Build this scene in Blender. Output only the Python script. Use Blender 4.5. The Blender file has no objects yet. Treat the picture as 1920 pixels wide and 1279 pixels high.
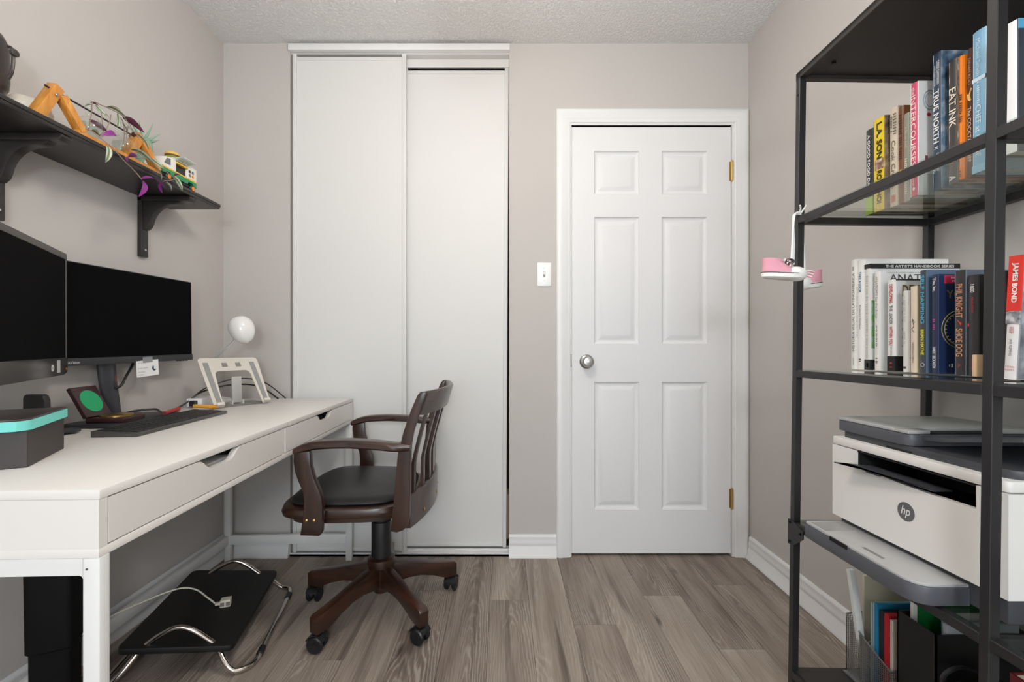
import bpy, bmesh, math, random
from mathutils import Vector, Matrix

random.seed(7)
SC = bpy.context.scene
COL = SC.collection

# ------------------------------------------------------------------ camera, light, exposure
CAM_H = 0.987
cam_data = bpy.data.cameras.new('camera')
cam = bpy.data.objects.new('camera', cam_data)
COL.objects.link(cam)
cam.location = (0, 0, CAM_H)
cam.rotation_euler = (math.pi / 2, 0, 0)
cam_data.sensor_width = 36.0
cam_data.lens = 825.0 / 1920.0 * 36.0
cam_data.shift_x = 14.0 / 1920.0
cam_data.shift_y = 14.5 / 1920.0
cam_data.clip_start = 0.02
SC.camera = cam

SC.view_settings.view_transform = 'Standard'
SC.view_settings.look = 'None'
SC.view_settings.gamma = 1.0
SC.view_settings.use_curve_mapping = False
SC.view_settings.exposure = 0.76

world = bpy.data.worlds.new('sky')
SC.world = world
world.use_nodes = True
bg = world.node_tree.nodes['Background']
bg.inputs['Color'].default_value = (0.80, 0.90, 1.0, 1)
bg.inputs['Strength'].default_value = 1.5

# daylight falling in through the window behind the camera
win_l = bpy.data.lights.new('window_daylight', 'AREA')
win_l.shape = 'RECTANGLE'
win_l.size = 1.9
win_l.size_y = 1.7
win_l.energy = 13.0
win_l.color = (0.84, 0.92, 1.0)
win_o = bpy.data.objects.new('window_daylight', win_l)
COL.objects.link(win_o)
win_o.location = (0.0, -2.54, 1.30)
win_o.rotation_euler = (math.radians(90), 0, 0)

LAMP_POS = (-0.05, 0.90, 2.04)
LAMP_STRENGTH = 22.0
FILL_LAMP_POS = (0.10, -1.00, 1.35)
FILL_LAMP_STRENGTH = 43.0

# ------------------------------------------------------------------ helpers
def lin(c):
    c = c / 255.0
    return c / 12.92 if c <= 0.04045 else ((c + 0.055) / 1.055) ** 2.4

def rgb(r, g, b):
    return (lin(r), lin(g), lin(b), 1.0)

MATS = {}

def mat(name, col, rough=0.5, metal=0.0, var=0.06, scale=30.0, bump=0.0, bscale=200.0, coat=0.0, spec=0.5, stretch=None):
    """procedural principled material: base colour with slight noise variation and optional fine relief"""
    if name in MATS:
        return MATS[name]
    m = bpy.data.materials.new(name)
    m.use_nodes = True
    nt = m.node_tree
    p = nt.nodes['Principled BSDF']
    p.inputs['Roughness'].default_value = rough
    p.inputs['Metallic'].default_value = metal
    p.inputs['Coat Weight'].default_value = coat
    p.inputs['Specular IOR Level'].default_value = spec
    tc = nt.nodes.new('ShaderNodeTexCoord')
    mp = nt.nodes.new('ShaderNodeMapping')
    nt.links.new(tc.outputs['Object'], mp.inputs['Vector'])
    if stretch:
        mp.inputs['Scale'].default_value = stretch
    no = nt.nodes.new('ShaderNodeTexNoise')
    no.inputs['Scale'].default_value = scale
    no.inputs['Detail'].default_value = 4
    nt.links.new(mp.outputs[0], no.inputs['Vector'])
    mx = nt.nodes.new('ShaderNodeMix')
    mx.data_type = 'RGBA'
    mx.inputs[6].default_value = tuple(max(0, c * (1 - var)) for c in col[:3]) + (1,)
    mx.inputs[7].default_value = tuple(min(1, c * (1 + var)) for c in col[:3]) + (1,)
    nt.links.new(no.outputs['Fac'], mx.inputs[0])
    nt.links.new(mx.outputs[2], p.inputs['Base Color'])
    if bump:
        n2 = nt.nodes.new('ShaderNodeTexNoise')
        n2.inputs['Scale'].default_value = bscale
        n2.inputs['Detail'].default_value = 3
        nt.links.new(mp.outputs[0], n2.inputs['Vector'])
        b = nt.nodes.new('ShaderNodeBump')
        b.inputs['Strength'].default_value = bump
        b.inputs['Distance'].default_value = 0.002
        nt.links.new(n2.outputs['Fac'], b.inputs['Height'])
        nt.links.new(b.outputs['Normal'], p.inputs['Normal'])
    MATS[name] = m
    return m

def glass_mat(name, tint=(0.96, 0.985, 0.97, 1), rough=0.0):
    m = bpy.data.materials.new(name)
    m.use_nodes = True
    nt = m.node_tree
    nt.nodes.remove(nt.nodes['Principled BSDF'])
    out = nt.nodes['Material Output']
    tr = nt.nodes.new('ShaderNodeBsdfTransparent')
    tr.inputs['Color'].default_value = tint
    gl = nt.nodes.new('ShaderNodeBsdfGlossy')
    gl.inputs['Roughness'].default_value = rough
    gl.inputs['Color'].default_value = (1, 1, 1, 1)
    fr = nt.nodes.new('ShaderNodeFresnel')
    geo = nt.nodes.new('ShaderNodeNewGeometry')      # same reflectance entering and leaving the thin pane
    ior = nt.nodes.new('ShaderNodeMix')
    ior.inputs[2].default_value = 1.45
    ior.inputs[3].default_value = 1 / 1.45
    nt.links.new(geo.outputs['Backfacing'], ior.inputs[0])
    nt.links.new(ior.outputs[0], fr.inputs['IOR'])
    mx = nt.nodes.new('ShaderNodeMixShader')
    nt.links.new(fr.outputs[0], mx.inputs[0])
    nt.links.new(tr.outputs[0], mx.inputs[1])
    nt.links.new(gl.outputs[0], mx.inputs[2])
    nt.links.new(mx.outputs[0], out.inputs['Surface'])
    MATS[name] = m
    return m

def wood_mat(name, dark, light, rough=0.35, scale=8.0, axis='X', coat=0.2):
    m = bpy.data.materials.new(name)
    m.use_nodes = True
    nt = m.node_tree
    p = nt.nodes['Principled BSDF']
    p.inputs['Roughness'].default_value = rough
    p.inputs['Coat Weight'].default_value = coat
    p.inputs['Coat Roughness'].default_value = 0.25
    tc = nt.nodes.new('ShaderNodeTexCoord')
    mp = nt.nodes.new('ShaderNodeMapping')
    s = {'X': (1, 9, 9), 'Y': (9, 1, 9), 'Z': (9, 9, 1)}[axis]
    mp.inputs['Scale'].default_value = s
    nt.links.new(tc.outputs['Object'], mp.inputs['Vector'])
    n = nt.nodes.new('ShaderNodeTexNoise')
    n.inputs['Scale'].default_value = scale
    n.inputs['Detail'].default_value = 6
    n.inputs['Distortion'].default_value = 0.6
    nt.links.new(mp.outputs[0], n.inputs['Vector'])
    r = nt.nodes.new('ShaderNodeValToRGB')
    r.color_ramp.elements[0].position = 0.3
    r.color_ramp.elements[0].color = dark
    r.color_ramp.elements[1].position = 0.72
    r.color_ramp.elements[1].color = light
    nt.links.new(n.outputs['Fac'], r.inputs[0])
    nt.links.new(r.outputs[0], p.inputs['Base Color'])
    MATS[name] = m
    return m

def frame(o, ux, uy):
    """matrix with origin o, local x along ux, local y along uy (z completes)"""
    ux = Vector(ux).normalized()
    uy = Vector(uy)
    uz = ux.cross(uy).normalized()
    uy = uz.cross(ux)
    M = Matrix.Identity(4)
    for i in range(3):
        M[i][0] = ux[i]; M[i][1] = uy[i]; M[i][2] = uz[i]; M[i][3] = o[i]
    return M

class B:
    """collects shapes into one bmesh"""
    def __init__(s):
        s.bm = bmesh.new()

    def _merge(s, t, M=None):
        if M is not None:
            bmesh.ops.transform(t, matrix=M, verts=t.verts)
        me = bpy.data.meshes.new('tmp')
        t.to_mesh(me)
        t.free()
        s.bm.from_mesh(me)
        bpy.data.meshes.remove(me)
        return s

    def box(s, x0, x1, y0, y1, z0, z1, bev=0.0, M=None, seg=2):
        t = bmesh.new()
        bmesh.ops.create_cube(t, size=1.0)
        for v in t.verts:
            v.co = Vector(((x0 + x1) / 2 + v.co.x * (x1 - x0), (y0 + y1) / 2 + v.co.y * (y1 - y0), (z0 + z1) / 2 + v.co.z * (z1 - z0)))
        if bev > 0:
            bmesh.ops.bevel(t, geom=list(t.edges), offset=bev, segments=seg, profile=0.5, affect='EDGES')
        return s._merge(t, M)

    def prism(s, poly, a0, a1, axis='Y', bev=0.0, M=None, seg=2):
        """poly: list of 2-D points. axis Y: points are (x,z); Z: (x,y); X: (y,z)"""
        t = bmesh.new()
        def mk(p, a):
            return {'Y': (p[0], a, p[1]), 'Z': (p[0], p[1], a), 'X': (a, p[0], p[1])}[axis]
        v0 = [t.verts.new(mk(p, a0)) for p in poly]
        v1 = [t.verts.new(mk(p, a1)) for p in poly]
        n = len(poly)
        t.faces.new(v0)
        t.faces.new(list(reversed(v1)))
        for i in range(n):
            t.faces.new((v0[i], v1[i], v1[(i + 1) % n], v0[(i + 1) % n]))
        bmesh.ops.recalc_face_normals(t, faces=t.faces)
        if bev > 0:
            cap = [e for e in t.edges if abs(e.calc_face_angle(0)) > 0.9]
            bmesh.ops.bevel(t, geom=cap, offset=bev, segments=seg, profile=0.5, affect='EDGES', clamp_overlap=True)
        bmesh.ops.triangulate(t, faces=[f for f in t.faces if len(f.verts) > 6])
        return s._merge(t, M)

    def loft(s, rings, cap=True, closed=False, M=None):
        t = bmesh.new()
        R = [[t.verts.new(p) for p in r] for r in rings]
        n = len(rings[0])
        for a in range(len(R) if closed else len(R) - 1):
            b = (a + 1) % len(R)
            for i in range(n):
                j = (i + 1) % n
                t.faces.new((R[a][i], R[a][j], R[b][j], R[b][i]))
        if cap and not closed:
            t.faces.new(list(reversed(R[0])))
            t.faces.new(R[-1])
        bmesh.ops.recalc_face_normals(t, faces=t.faces)
        bmesh.ops.triangulate(t, faces=[f for f in t.faces if len(f.verts) > 6])
        return s._merge(t, M)

    def tube(s, pts, r, seg=10, closed=False, M=None, cap=True):
        pts = [Vector(p) for p in pts]
        n = len(pts)
        rs = r if isinstance(r, (list, tuple)) else [r] * n
        rings = []
        up = None
        for i in range(n):
            if closed:
                d = (pts[(i + 1) % n] - pts[i - 1]).normalized()
            else:
                d = (pts[min(i + 1, n - 1)] - pts[max(i - 1, 0)]).normalized()
            if up is None:
                up = Vector((0, 0, 1)) if abs(d.z) < 0.9 else Vector((1, 0, 0))
            sd = d.cross(up).normalized()
            up = sd.cross(d).normalized()
            rings.append([pts[i] + (sd * math.cos(2 * math.pi * k / seg) + up * math.sin(2 * math.pi * k / seg)) * rs[i] for k in range(seg)])
        return s.loft(rings, cap=cap, closed=closed, M=M)

    def cyl(s, p0, p1, r, r1=None, seg=20, bev=0.0, M=None):
        r1 = r if r1 is None else r1
        p0 = Vector(p0); p1 = Vector(p1)
        d = (p1 - p0).normalized()
        up = Vector((0, 0, 1)) if abs(d.z) < 0.9 else Vector((1, 0, 0))
        sd = d.cross(up).normalized(); up = sd.cross(d)
        L = (p1 - p0).length
        prof = [(r, 0), (r1, L)] if not bev else [(r - bev, 0), (r, bev), (r1, L - bev), (r1 - bev, L)]
        rings = [[p0 + d * h + (sd * math.cos(2 * math.pi * k / seg) + up * math.sin(2 * math.pi * k / seg)) * rr for k in range(seg)] for rr, h in prof]
        return s.loft(rings, M=M)

    def lathe(s, prof, c=(0, 0, 0), seg=24, M=None, cap=True):
        """prof: (radius, height) pairs about the z axis through c"""
        rings = [[(c[0] + max(r, 1e-5) * math.cos(2 * math.pi * k / seg), c[1] + max(r, 1e-5) * math.sin(2 * math.pi * k / seg), c[2] + h) for k in range(seg)] for r, h in prof]
        return s.loft(rings, cap=cap, M=M)

    def ball(s, c, r, seg=16, M=None):
        rx, ry, rz = (r, r, r) if not isinstance(r, (tuple, list)) else r
        t = bmesh.new()
        bmesh.ops.create_uvsphere(t, u_segments=seg, v_segments=max(6, seg // 2 + 2), radius=1.0)
        for v in t.verts:
            v.co = Vector((c[0] + v.co.x * rx, c[1] + v.co.y * ry, c[2] + v.co.z * rz))
        return s._merge(t, M)

    def poly(s, pts, M=None):
        t = bmesh.new()
        t.faces.new([t.verts.new(p) for p in pts])
        return s._merge(t, M)

    def quads(s, verts, faces):
        t = bmesh.new()
        v = [t.verts.new(p) for p in verts]
        for f in faces:
            t.faces.new([v[i] for i in f])
        bmesh.ops.recalc_face_normals(t, faces=t.faces)
        return s._merge(t)

    def mesh(s, name, smooth=35):
        me = bpy.data.meshes.new(name)
        s.bm.to_mesh(me)
        s.bm.free()
        if smooth:
            me.polygons.foreach_set('use_smooth', [True] * len(me.polygons))
            me.set_sharp_from_angle(angle=math.radians(smooth))
        me.update()
        return me

def link(name, me, m, parent=None, world=True, smooth=None):
    o = bpy.data.objects.new(name, me)
    COL.objects.link(o)
    if m is not None and not me.materials:
        me.materials.append(m)
    if parent is not None:
        o.parent = parent
        if world:
            W = parent.matrix_basis
            if parent.parent is not None:
                W = parent.parent.matrix_basis @ W
            me.transform(W.inverted())
    return o

def part(parent, name, b, m, world=True, smooth=35, label=None):
    """mesh part; world=True: coordinates were given in room coordinates, else in the parent's own"""
    o = link(name, b.mesh(name, smooth), m, parent, world)
    if label:
        o['label'] = label
    return o

def thing(name, label, cat, loc=(0, 0, 0), rotz=0.0, group=None, roty=0.0):
    o = bpy.data.objects.new(name, None)
    COL.objects.link(o)
    o.empty_display_size = 0.05
    o.location = loc
    o.rotation_euler = (0, roty, rotz)
    o['label'] = label
    o['category'] = cat
    if group:
        o['group'] = group
    M = Matrix.Translation(Vector(loc)) @ Matrix.Rotation(rotz, 4, 'Z') @ Matrix.Rotation(roty, 4, 'Y')
    o.matrix_basis = M
    return o

def single(name, b, m, label, cat, group=None, smooth=35):
    o = link(name, b.mesh(name, smooth), m)
    o['label'] = label
    o['category'] = cat
    if group:
        o['group'] = group
    return o

def struct(name, b, m, label=None, smooth=35):
    o = link(name, b.mesh(name, smooth), m)
    o['kind'] = 'structure'
    if label:
        o['label'] = label
    return o

def lettering(parent, text, m, c, xd, yd, w, h, name='lettering', world=True, bold=0.0, shear=0.0):
    """flat printed letters fitted into a w x h box centred at c"""
    if text.startswith('~'):      # print too small to read in the photograph: a row of fine strokes, no letters
        xd = Vector(xd).normalized(); yd = Vector(yd).normalized(); c = Vector(c)
        rnd = random.Random(text)
        b = B(); u = -w / 2
        while u < w / 2 - 1e-6:
            s = min(h * rnd.uniform(0.25, 0.5), w / 2 - u)
            k = h * rnd.uniform(0.3, 0.5)
            b.poly([c + xd * u - yd * k, c + xd * (u + s) - yd * k, c + xd * (u + s) + yd * k, c + xd * u + yd * k])
            u += s + h * (0.9 if rnd.random() < 0.15 else 0.3)
        return link('small_print', b.mesh('small_print', 0), m, parent, world)
    cu = bpy.data.curves.new('tmp_text', 'FONT')
    cu.body = text
    cu.offset = bold
    cu.shear = shear
    cu.resolution_u = 3
    to = bpy.data.objects.new('tmp_text', cu)
    me = bpy.data.meshes.new_from_object(to)
    bpy.data.objects.remove(to)
    bpy.data.curves.remove(cu)
    if len(me.vertices) == 0:
        return None
    xs = [v.co.x for v in me.vertices]; ys = [v.co.y for v in me.vertices]
    x0, x1, y0, y1 = min(xs), max(xs), min(ys), max(ys)
    xd = Vector(xd).normalized(); yd = Vector(yd).normalized(); c = Vector(c)
    nrm = xd.cross(yd)
    for v in me.vertices:
        u = ((v.co.x - x0) / max(1e-6, x1 - x0) - 0.5) * w
        k = ((v.co.y - y0) / max(1e-6, y1 - y0) - 0.5) * h
        v.co = c + xd * u + yd * k
    me.name = name
    me.materials.clear()
    return link(name, me, m, parent, world)

def arc(c, r, a0, a1, n, plane='XZ'):
    out = []
    for i in range(n + 1):
        a = math.radians(a0 + (a1 - a0) * i / n)
        out.append((c[0] + r * math.cos(a), c[1] + r * math.sin(a)))
    return out

def smooth_path(pts, n=8, closed=False):
    """Catmull-Rom through pts"""
    P = [Vector(p) for p in pts]
    out = []
    N = len(P)
    for i in range(N if closed else N - 1):
        if closed:
            p0, p1, p2, p3 = P[i - 1], P[i], P[(i + 1) % N], P[(i + 2) % N]
        else:
            p0, p1, p2, p3 = P[max(i - 1, 0)], P[i], P[i + 1], P[min(i + 2, N - 1)]
        for k in range(n):
            t = k / n
            out.append(0.5 * ((2 * p1) + (p2 - p0) * t + (2 * p0 - 5 * p1 + 4 * p2 - p3) * t * t + (3 * p1 - p0 - 3 * p2 + p3) * t ** 3))
    if not closed:
        out.append(P[-1])
    return out
# ------------------------------------------------------------------ materials of the room
def paint(name, col, bump, bscale, rough=0.85):
    return mat(name, col, rough=rough, var=0.015, scale=3.0, bump=bump, bscale=bscale, spec=0.25)

WALL = paint('greige_wall_paint', rgb(196, 191, 187), 0.12, 260)
WHITE = mat('white_satin_paint', rgb(231, 231, 231), rough=0.45, var=0.01, scale=4, spec=0.4)
DOORW = mat('white_door_paint', rgb(229, 229, 230), rough=0.5, var=0.012, scale=3, bump=0.04, bscale=300, spec=0.35)
CLOSETW = mat('white_closet_panel', rgb(222, 221, 219), rough=0.5, var=0.015, scale=2.5, spec=0.35)
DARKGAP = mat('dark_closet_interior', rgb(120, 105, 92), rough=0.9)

def ceiling_mat():
    m = bpy.data.materials.new('stipple_ceiling')
    m.use_nodes = True
    nt = m.node_tree
    p = nt.nodes['Principled BSDF']
    p.inputs['Base Color'].default_value = rgb(247, 246, 244)
    p.inputs['Roughness'].default_value = 0.95
    p.inputs['Specular IOR Level'].default_value = 0.1
    tc = nt.nodes.new('ShaderNodeTexCoord')
    n = nt.nodes.new('ShaderNodeTexNoise')
    n.inputs['Scale'].default_value = 95
    n.inputs['Detail'].default_value = 5
    n.inputs['Roughness'].default_value = 0.65
    nt.links.new(tc.outputs['Object'], n.inputs['Vector'])
    r = nt.nodes.new('ShaderNodeValToRGB')
    r.color_ramp.elements[0].position = 0.42
    r.color_ramp.elements[1].position = 0.62
    nt.links.new(n.outputs['Fac'], r.inputs[0])
    b = nt.nodes.new('ShaderNodeBump')
    b.inputs['Strength'].default_value = 0.75
    b.inputs['Distance'].default_value = 0.006
    nt.links.new(r.outputs[0], b.inputs['Height'])
    nt.links.new(b.outputs[0], p.inputs['Normal'])
    return m

def plank_mat():
    m = bpy.data.materials.new('grey_brown_oak_plank')
    m.use_nodes = True
    nt = m.node_tree
    N = nt.nodes; L = nt.links
    p = N['Principled BSDF']
    p.inputs['Roughness'].default_value = 0.5
    p.inputs['Specular IOR Level'].default_value = 0.3
    def math_(op, a=None, b=None, c=None):
        n = N.new('ShaderNodeMath'); n.operation = op
        for i, v in enumerate((a, b, c)):
            if v is None:
                continue
            if isinstance(v, (int, float)):
                n.inputs[i].default_value = v
            else:
                L.new(v, n.inputs[i])
        return n.outputs[0]
    def comb(x, y, z):
        n = N.new('ShaderNodeCombineXYZ')
        for i, v in enumerate((x, y, z)):
            if isinstance(v, (int, float)):
                n.inputs[i].default_value = v
            else:
                L.new(v, n.inputs[i])
        return n.outputs[0]
    def vadd(a, b):
        n = N.new('ShaderNodeVectorMath'); n.operation = 'ADD'; L.new(a, n.inputs[0]); L.new(b, n.inputs[1]); return n.outputs[0]
    def vmul(a, s):
        n = N.new('ShaderNodeVectorMath'); n.operation = 'MULTIPLY'; L.new(a, n.inputs[0]); n.inputs[1].default_value = s; return n.outputs[0]
    def noise(v, scale, detail=3.0, dist=0.0):
        n = N.new('ShaderNodeTexNoise'); n.inputs['Scale'].default_value = scale; n.inputs['Detail'].default_value = detail; n.inputs['Distortion'].default_value = dist
        L.new(v, n.inputs['Vector']); return n.outputs['Fac']
    def ramp(f, stops):
        r = N.new('ShaderNodeValToRGB')
        while len(r.color_ramp.elements) < len(stops):
            r.color_ramp.elements.new(0.5)
        for e, (q, c) in zip(r.color_ramp.elements, stops):
            e.position = q; e.color = c
        L.new(f, r.inputs[0]); return r.outputs[0]
    tc = N.new('ShaderNodeTexCoord'); oi = N.new('ShaderNodeObjectInfo')
    R = oi.outputs['Random']
    R2 = math_('FRACT', math_('MULTIPLY', R, 13.7)); R3 = math_('FRACT', math_('MULTIPLY', R, 57.3))
    P = tc.outputs['Object']
    off = comb(math_('MULTIPLY', R, 31.0), math_('MULTIPLY', R2, 17.0), math_('MULTIPLY', R3, 11.0))
    Q = vadd(P, off)
    # growth rings cut lengthwise: long thin ellipses round a heart that differs from plank to plank
    cen = comb(math_('MULTIPLY_ADD', R2, -0.13, 0.01), math_('MULTIPLY_ADD', R3, -1.3, 0.05), 0.0)
    E = vmul(vadd(P, cen), (1.0, 0.075, 0.0))
    ln = N.new('ShaderNodeVectorMath'); ln.operation = 'LENGTH'; L.new(E, ln.inputs[0])
    wob = noise(vmul(Q, (22.0, 4.5, 1.0)), 1.0, 4.0, 0.4)
    rad = math_('MULTIPLY_ADD', wob, 0.030, ln.outputs['Value'])
    ph = math_('MULTIPLY', rad, 2 * math.pi * 135)
    ring = math_('MULTIPLY_ADD', math_('SINE', ph), 0.5, 0.5)
    line = math_('POWER', ring, 3.0)
    # where the figure shows strongly and where it fades
    fade = ramp(noise(vmul(Q, (9.0, 2.2, 1.0)), 1.0, 2.0), [(0.38, (0, 0, 0, 1)), (0.62, (1, 1, 1, 1))])
    fib = noise(vmul(Q, (230.0, 7.0, 1.0)), 1.0, 3.0)
    tone = noise(vmul(Q, (13.0, 1.6, 1.0)), 1.0, 3.0, 0.3)
    dark = noise(vmul(Q, (26.0, 1.1, 1.0)), 1.0, 4.0, 0.6)
    t = math_('MULTIPLY_ADD', tone, 0.55, math_('MULTIPLY_ADD', R3, 0.18, 0.06))
    t = math_('MULTIPLY_ADD', fib, 0.34, t)
    col = ramp(t, [(0.34, rgb(88, 76, 68)), (0.54, rgb(130, 117, 107)), (0.80, rgb(172, 159, 147))])
    mx = N.new('ShaderNodeMix'); mx.data_type = 'RGBA'; mx.inputs[7].default_value = rgb(192, 182, 171)
    L.new(math_('MULTIPLY', math_('MULTIPLY', line, fade), 0.52), mx.inputs[0]); L.new(col, mx.inputs[6])
    mr_ = N.new('ShaderNodeMix'); mr_.data_type = 'RGBA'; mr_.inputs[7].default_value = rgb(74, 63, 55)
    dk = ramp(dark, [(0.56, (0, 0, 0, 1)), (0.74, (1, 1, 1, 1))])
    L.new(math_('MULTIPLY', dk, 0.75), mr_.inputs[0]); L.new(mx.outputs[2], mr_.inputs[6])
    # a few small knots
    vo = N.new('ShaderNodeTexVoronoi'); vo.inputs['Scale'].default_value = 1.0
    L.new(vmul(Q, (7.0, 2.6, 1.0)), vo.inputs['Vector'])
    kn = ramp(vo.outputs['Distance'], [(0.03, (1, 1, 1, 1)), (0.12, (0, 0, 0, 1))])
    mk = N.new('ShaderNodeMix'); mk.data_type = 'RGBA'; mk.inputs[7].default_value = rgb(62, 52, 46)
    L.new(math_('MULTIPLY', kn, 0.8), mk.inputs[0]); L.new(mr_.outputs[2], mk.inputs[6])
    L.new(mk.outputs[2], p.inputs['Base Color'])
    bmp = N.new('ShaderNodeBump'); bmp.inputs['Strength'].default_value = 0.15; bmp.inputs['Distance'].default_value = 0.002
    L.new(fib, bmp.inputs['Height']); L.new(bmp.outputs[0], p.inputs['Normal'])
    return m

CEIL = ceiling_mat()
PLANK = plank_mat()
SUBFLOOR = mat('subfloor_dark', rgb(60, 52, 46), rough=0.9)

XL, XR, YB, YF, ZC = -1.3376, 1.160, 2.094, -2.60, 2.44

# ------------------------------------------------------------------ room shell
floor = struct('floor', B().box(XL - 0.1, XR + 0.1, YF - 0.1, YB + 0.75, -0.1, -0.004), SUBFLOOR, 'grey brown wood plank floor')
PW = 0.152
plank_meshes = {}
def plank(x0, y0, y1):
    L = round(y1 - y0, 3)
    x1 = min(x0 + PW, XR); x0c = max(x0, XL)
    key = (L, round(x1 - x0c, 3))
    if key not in plank_meshes:
        b = B().box(0, x1 - x0c, 0, L, -0.004, 0.0)
        for v in b.bm.verts:      # tiny arris at the upper edges leaves a hairline joint
            if v.co.z > -0.001:
                v.co.x += 0.0006 if v.co.x < 0.01 else -0.0006
                v.co.y += 0.0006 if v.co.y < 0.01 else -0.0006
        plank_meshes[key] = b.mesh('plank', 0)
        plank_meshes[key].materials.append(PLANK)
    o = bpy.data.objects.new('plank', plank_meshes[key])
    COL.objects.link(o)
    o.location = (x0c, y0, 0)
    o.parent = floor
# joints across each row that the photograph shows, others staggered
joints = {0: 1.726, 2: 1.574, 4: 1.759, 5: 1.445, -2: 1.542, -4: 1.394, 1: 0.93, 3: 1.02, 6: 0.62, 7: 1.2, -1: 0.98, -3: 0.75, -5: 1.86, -6: 0.88, -7: 1.3, -8: 0.7, -9: 1.6}
for k in range(-9, 8):
    x0 = -0.056 + k * PW
    if x0 > XR or x0 + PW < XL:
        continue
    j = joints.get(k, 1.0)
    cuts = [YF]
    y = j
    while y - 1.22 > YF:
        y -= 1.22
    while y < YB + 0.02:
        if y > cuts[-1] + 0.05:
            cuts.append(y)
        y += 1.22
    cuts.append(YB + 0.04)
    for a, c in zip(cuts[:-1], cuts[1:]):
        if c - a > 0.01:
            plank(x0, a, c)

struct('ceiling', B().box(XL - 0.1, XR + 0.1, YF - 0.1, YB + 0.75, ZC, ZC + 0.1), CEIL, 'white stippled ceiling', 0)
struct('wall_left', B().box(XL - 0.1, XL, YF - 0.1, YB + 0.1, 0, ZC), WALL, 'greige painted wall behind the desk')
struct('wall_right', B().box(XR, XR + 0.1, YF - 0.1, YB + 0.1, 0, ZC), WALL, 'greige painted wall behind the shelving unit')
CX0, CX1 = -1.0203, 0.0228           # closet opening
DX0, DX1, DZ = 0.306, 1.093, 2.050    # door opening
struct('wall_back', B().box(XL, CX0, YB, YB + 0.1, 0, ZC).box(CX1, DX0, YB, YB + 0.1, 0, ZC)
       .box(DX0, DX1, YB, YB + 0.1, DZ, ZC).box(DX1, XR, YB, YB + 0.1, 0, ZC), WALL, 'greige painted wall around the closet and the door')
# closet interior and the space behind the door
struct('wall_closet', B().box(CX0 - 0.1, CX1 + 0.1, YB + 0.65, YB + 0.7, 0, ZC).box(CX0 - 0.1, CX0 - 0.05, YB + 0.1, YB + 0.65, 0, ZC)
       .box(CX1 + 0.05, CX1 + 0.1, YB + 0.1, YB + 0.65, 0, ZC), DARKGAP)
# wall behind the camera with its window opening
WX0, WX1, WZ0, WZ1 = -1.0, 1.0, 0.42, 2.2
struct('wall_front', B().box(XL, WX0, YF - 0.1, YF, 0, ZC).box(WX1, XR, YF - 0.1, YF, 0, ZC)
       .box(WX0, WX1, YF - 0.1, YF, 0, WZ0).box(WX0, WX1, YF - 0.1, YF, WZ1, ZC), WALL)
w1 = struct('window_1', B().box(WX0, WX0 + 0.05, YF - 0.08, YF - 0.03, WZ0, WZ1).box(WX1 - 0.05, WX1, YF - 0.08, YF - 0.03, WZ0, WZ1)
            .box(WX0, WX1, YF - 0.08, YF - 0.03, WZ0, WZ0 + 0.05).box(WX0, WX1, YF - 0.08, YF - 0.03, WZ1 - 0.05, WZ1)
            .box(-0.025, 0.025, YF - 0.08, YF - 0.03, WZ0, WZ1), WHITE)
GLASS = glass_mat('clear_pane_glass')
part(w1, 'pane', B().box(WX0 + 0.05, -0.025, YF - 0.06, YF - 0.055, WZ0 + 0.05, WZ1 - 0.05), GLASS)
part(w1, 'pane', B().box(0.025, WX1 - 0.05, YF - 0.06, YF - 0.055, WZ0 + 0.05, WZ1 - 0.05), GLASS)

# ------------------------------------------------------------------ baseboards: stepped ogee profile (depth, height)
BBP = [(0, 0), (0.024, 0), (0.022, 0.012), (0.016, 0.02), (0.0145, 0.045), (0.0115, 0.05), (0.0115, 0.056), (0.013, 0.06),
       (0.0125, 0.072), (0.009, 0.086), (0.0105, 0.091), (0.0095, 0.098), (0.005, 0.104), (0, 0.105)]
def base_y(x, sgn, y0, y1):      # along a side wall
    return B().prism([(x + sgn * d, h) for d, h in BBP], y0, y1, 'Y')
def base_x(y, x0, x1):           # along the back wall
    return B().prism([(y - d, h) for d, h in BBP], x0, x1, 'X')
struct('baseboard_left', base_y(XL, 1, YF, YB), WHITE)
struct('baseboard_right', base_y(XR, -1, YF, YB - 0.022), WHITE)
struct('baseboard_back', base_x(YB, CX1 - 0.002, 0.246), WHITE, 'short white baseboard between the closet and the door')
struct('baseboard_closet', base_x(YB, XL + 0.02, CX0 - 0.002), WHITE)

# ------------------------------------------------------------------ door casing with mitred corners
def casing(x0, x1, zt, prof, y):
    rings = []
    for (cx, cz, ox, oz) in ((x0, 0.0, -1, 0), (x0, zt, -1, 1), (x1, zt, 1, 1), (x1, 0.0, 1, 0)):
        rings.append([(cx + ox * u, y - d, cz + oz * u) for u, d in prof])
    return B().loft(rings)
CP = [(0, 0), (0, 0.011), (0.004, 0.014), (0.018, 0.014), (0.022, 0.0165), (0.034, 0.0165), (0.040, 0.019), (0.052, 0.020), (0.060, 0.017), (0.066, 0.012), (0.066, 0)]
struct('trim_1', casing(0.3125, 1.0905, 2.0575, CP, YB), WHITE, 'white moulded casing around the panelled door')
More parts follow.
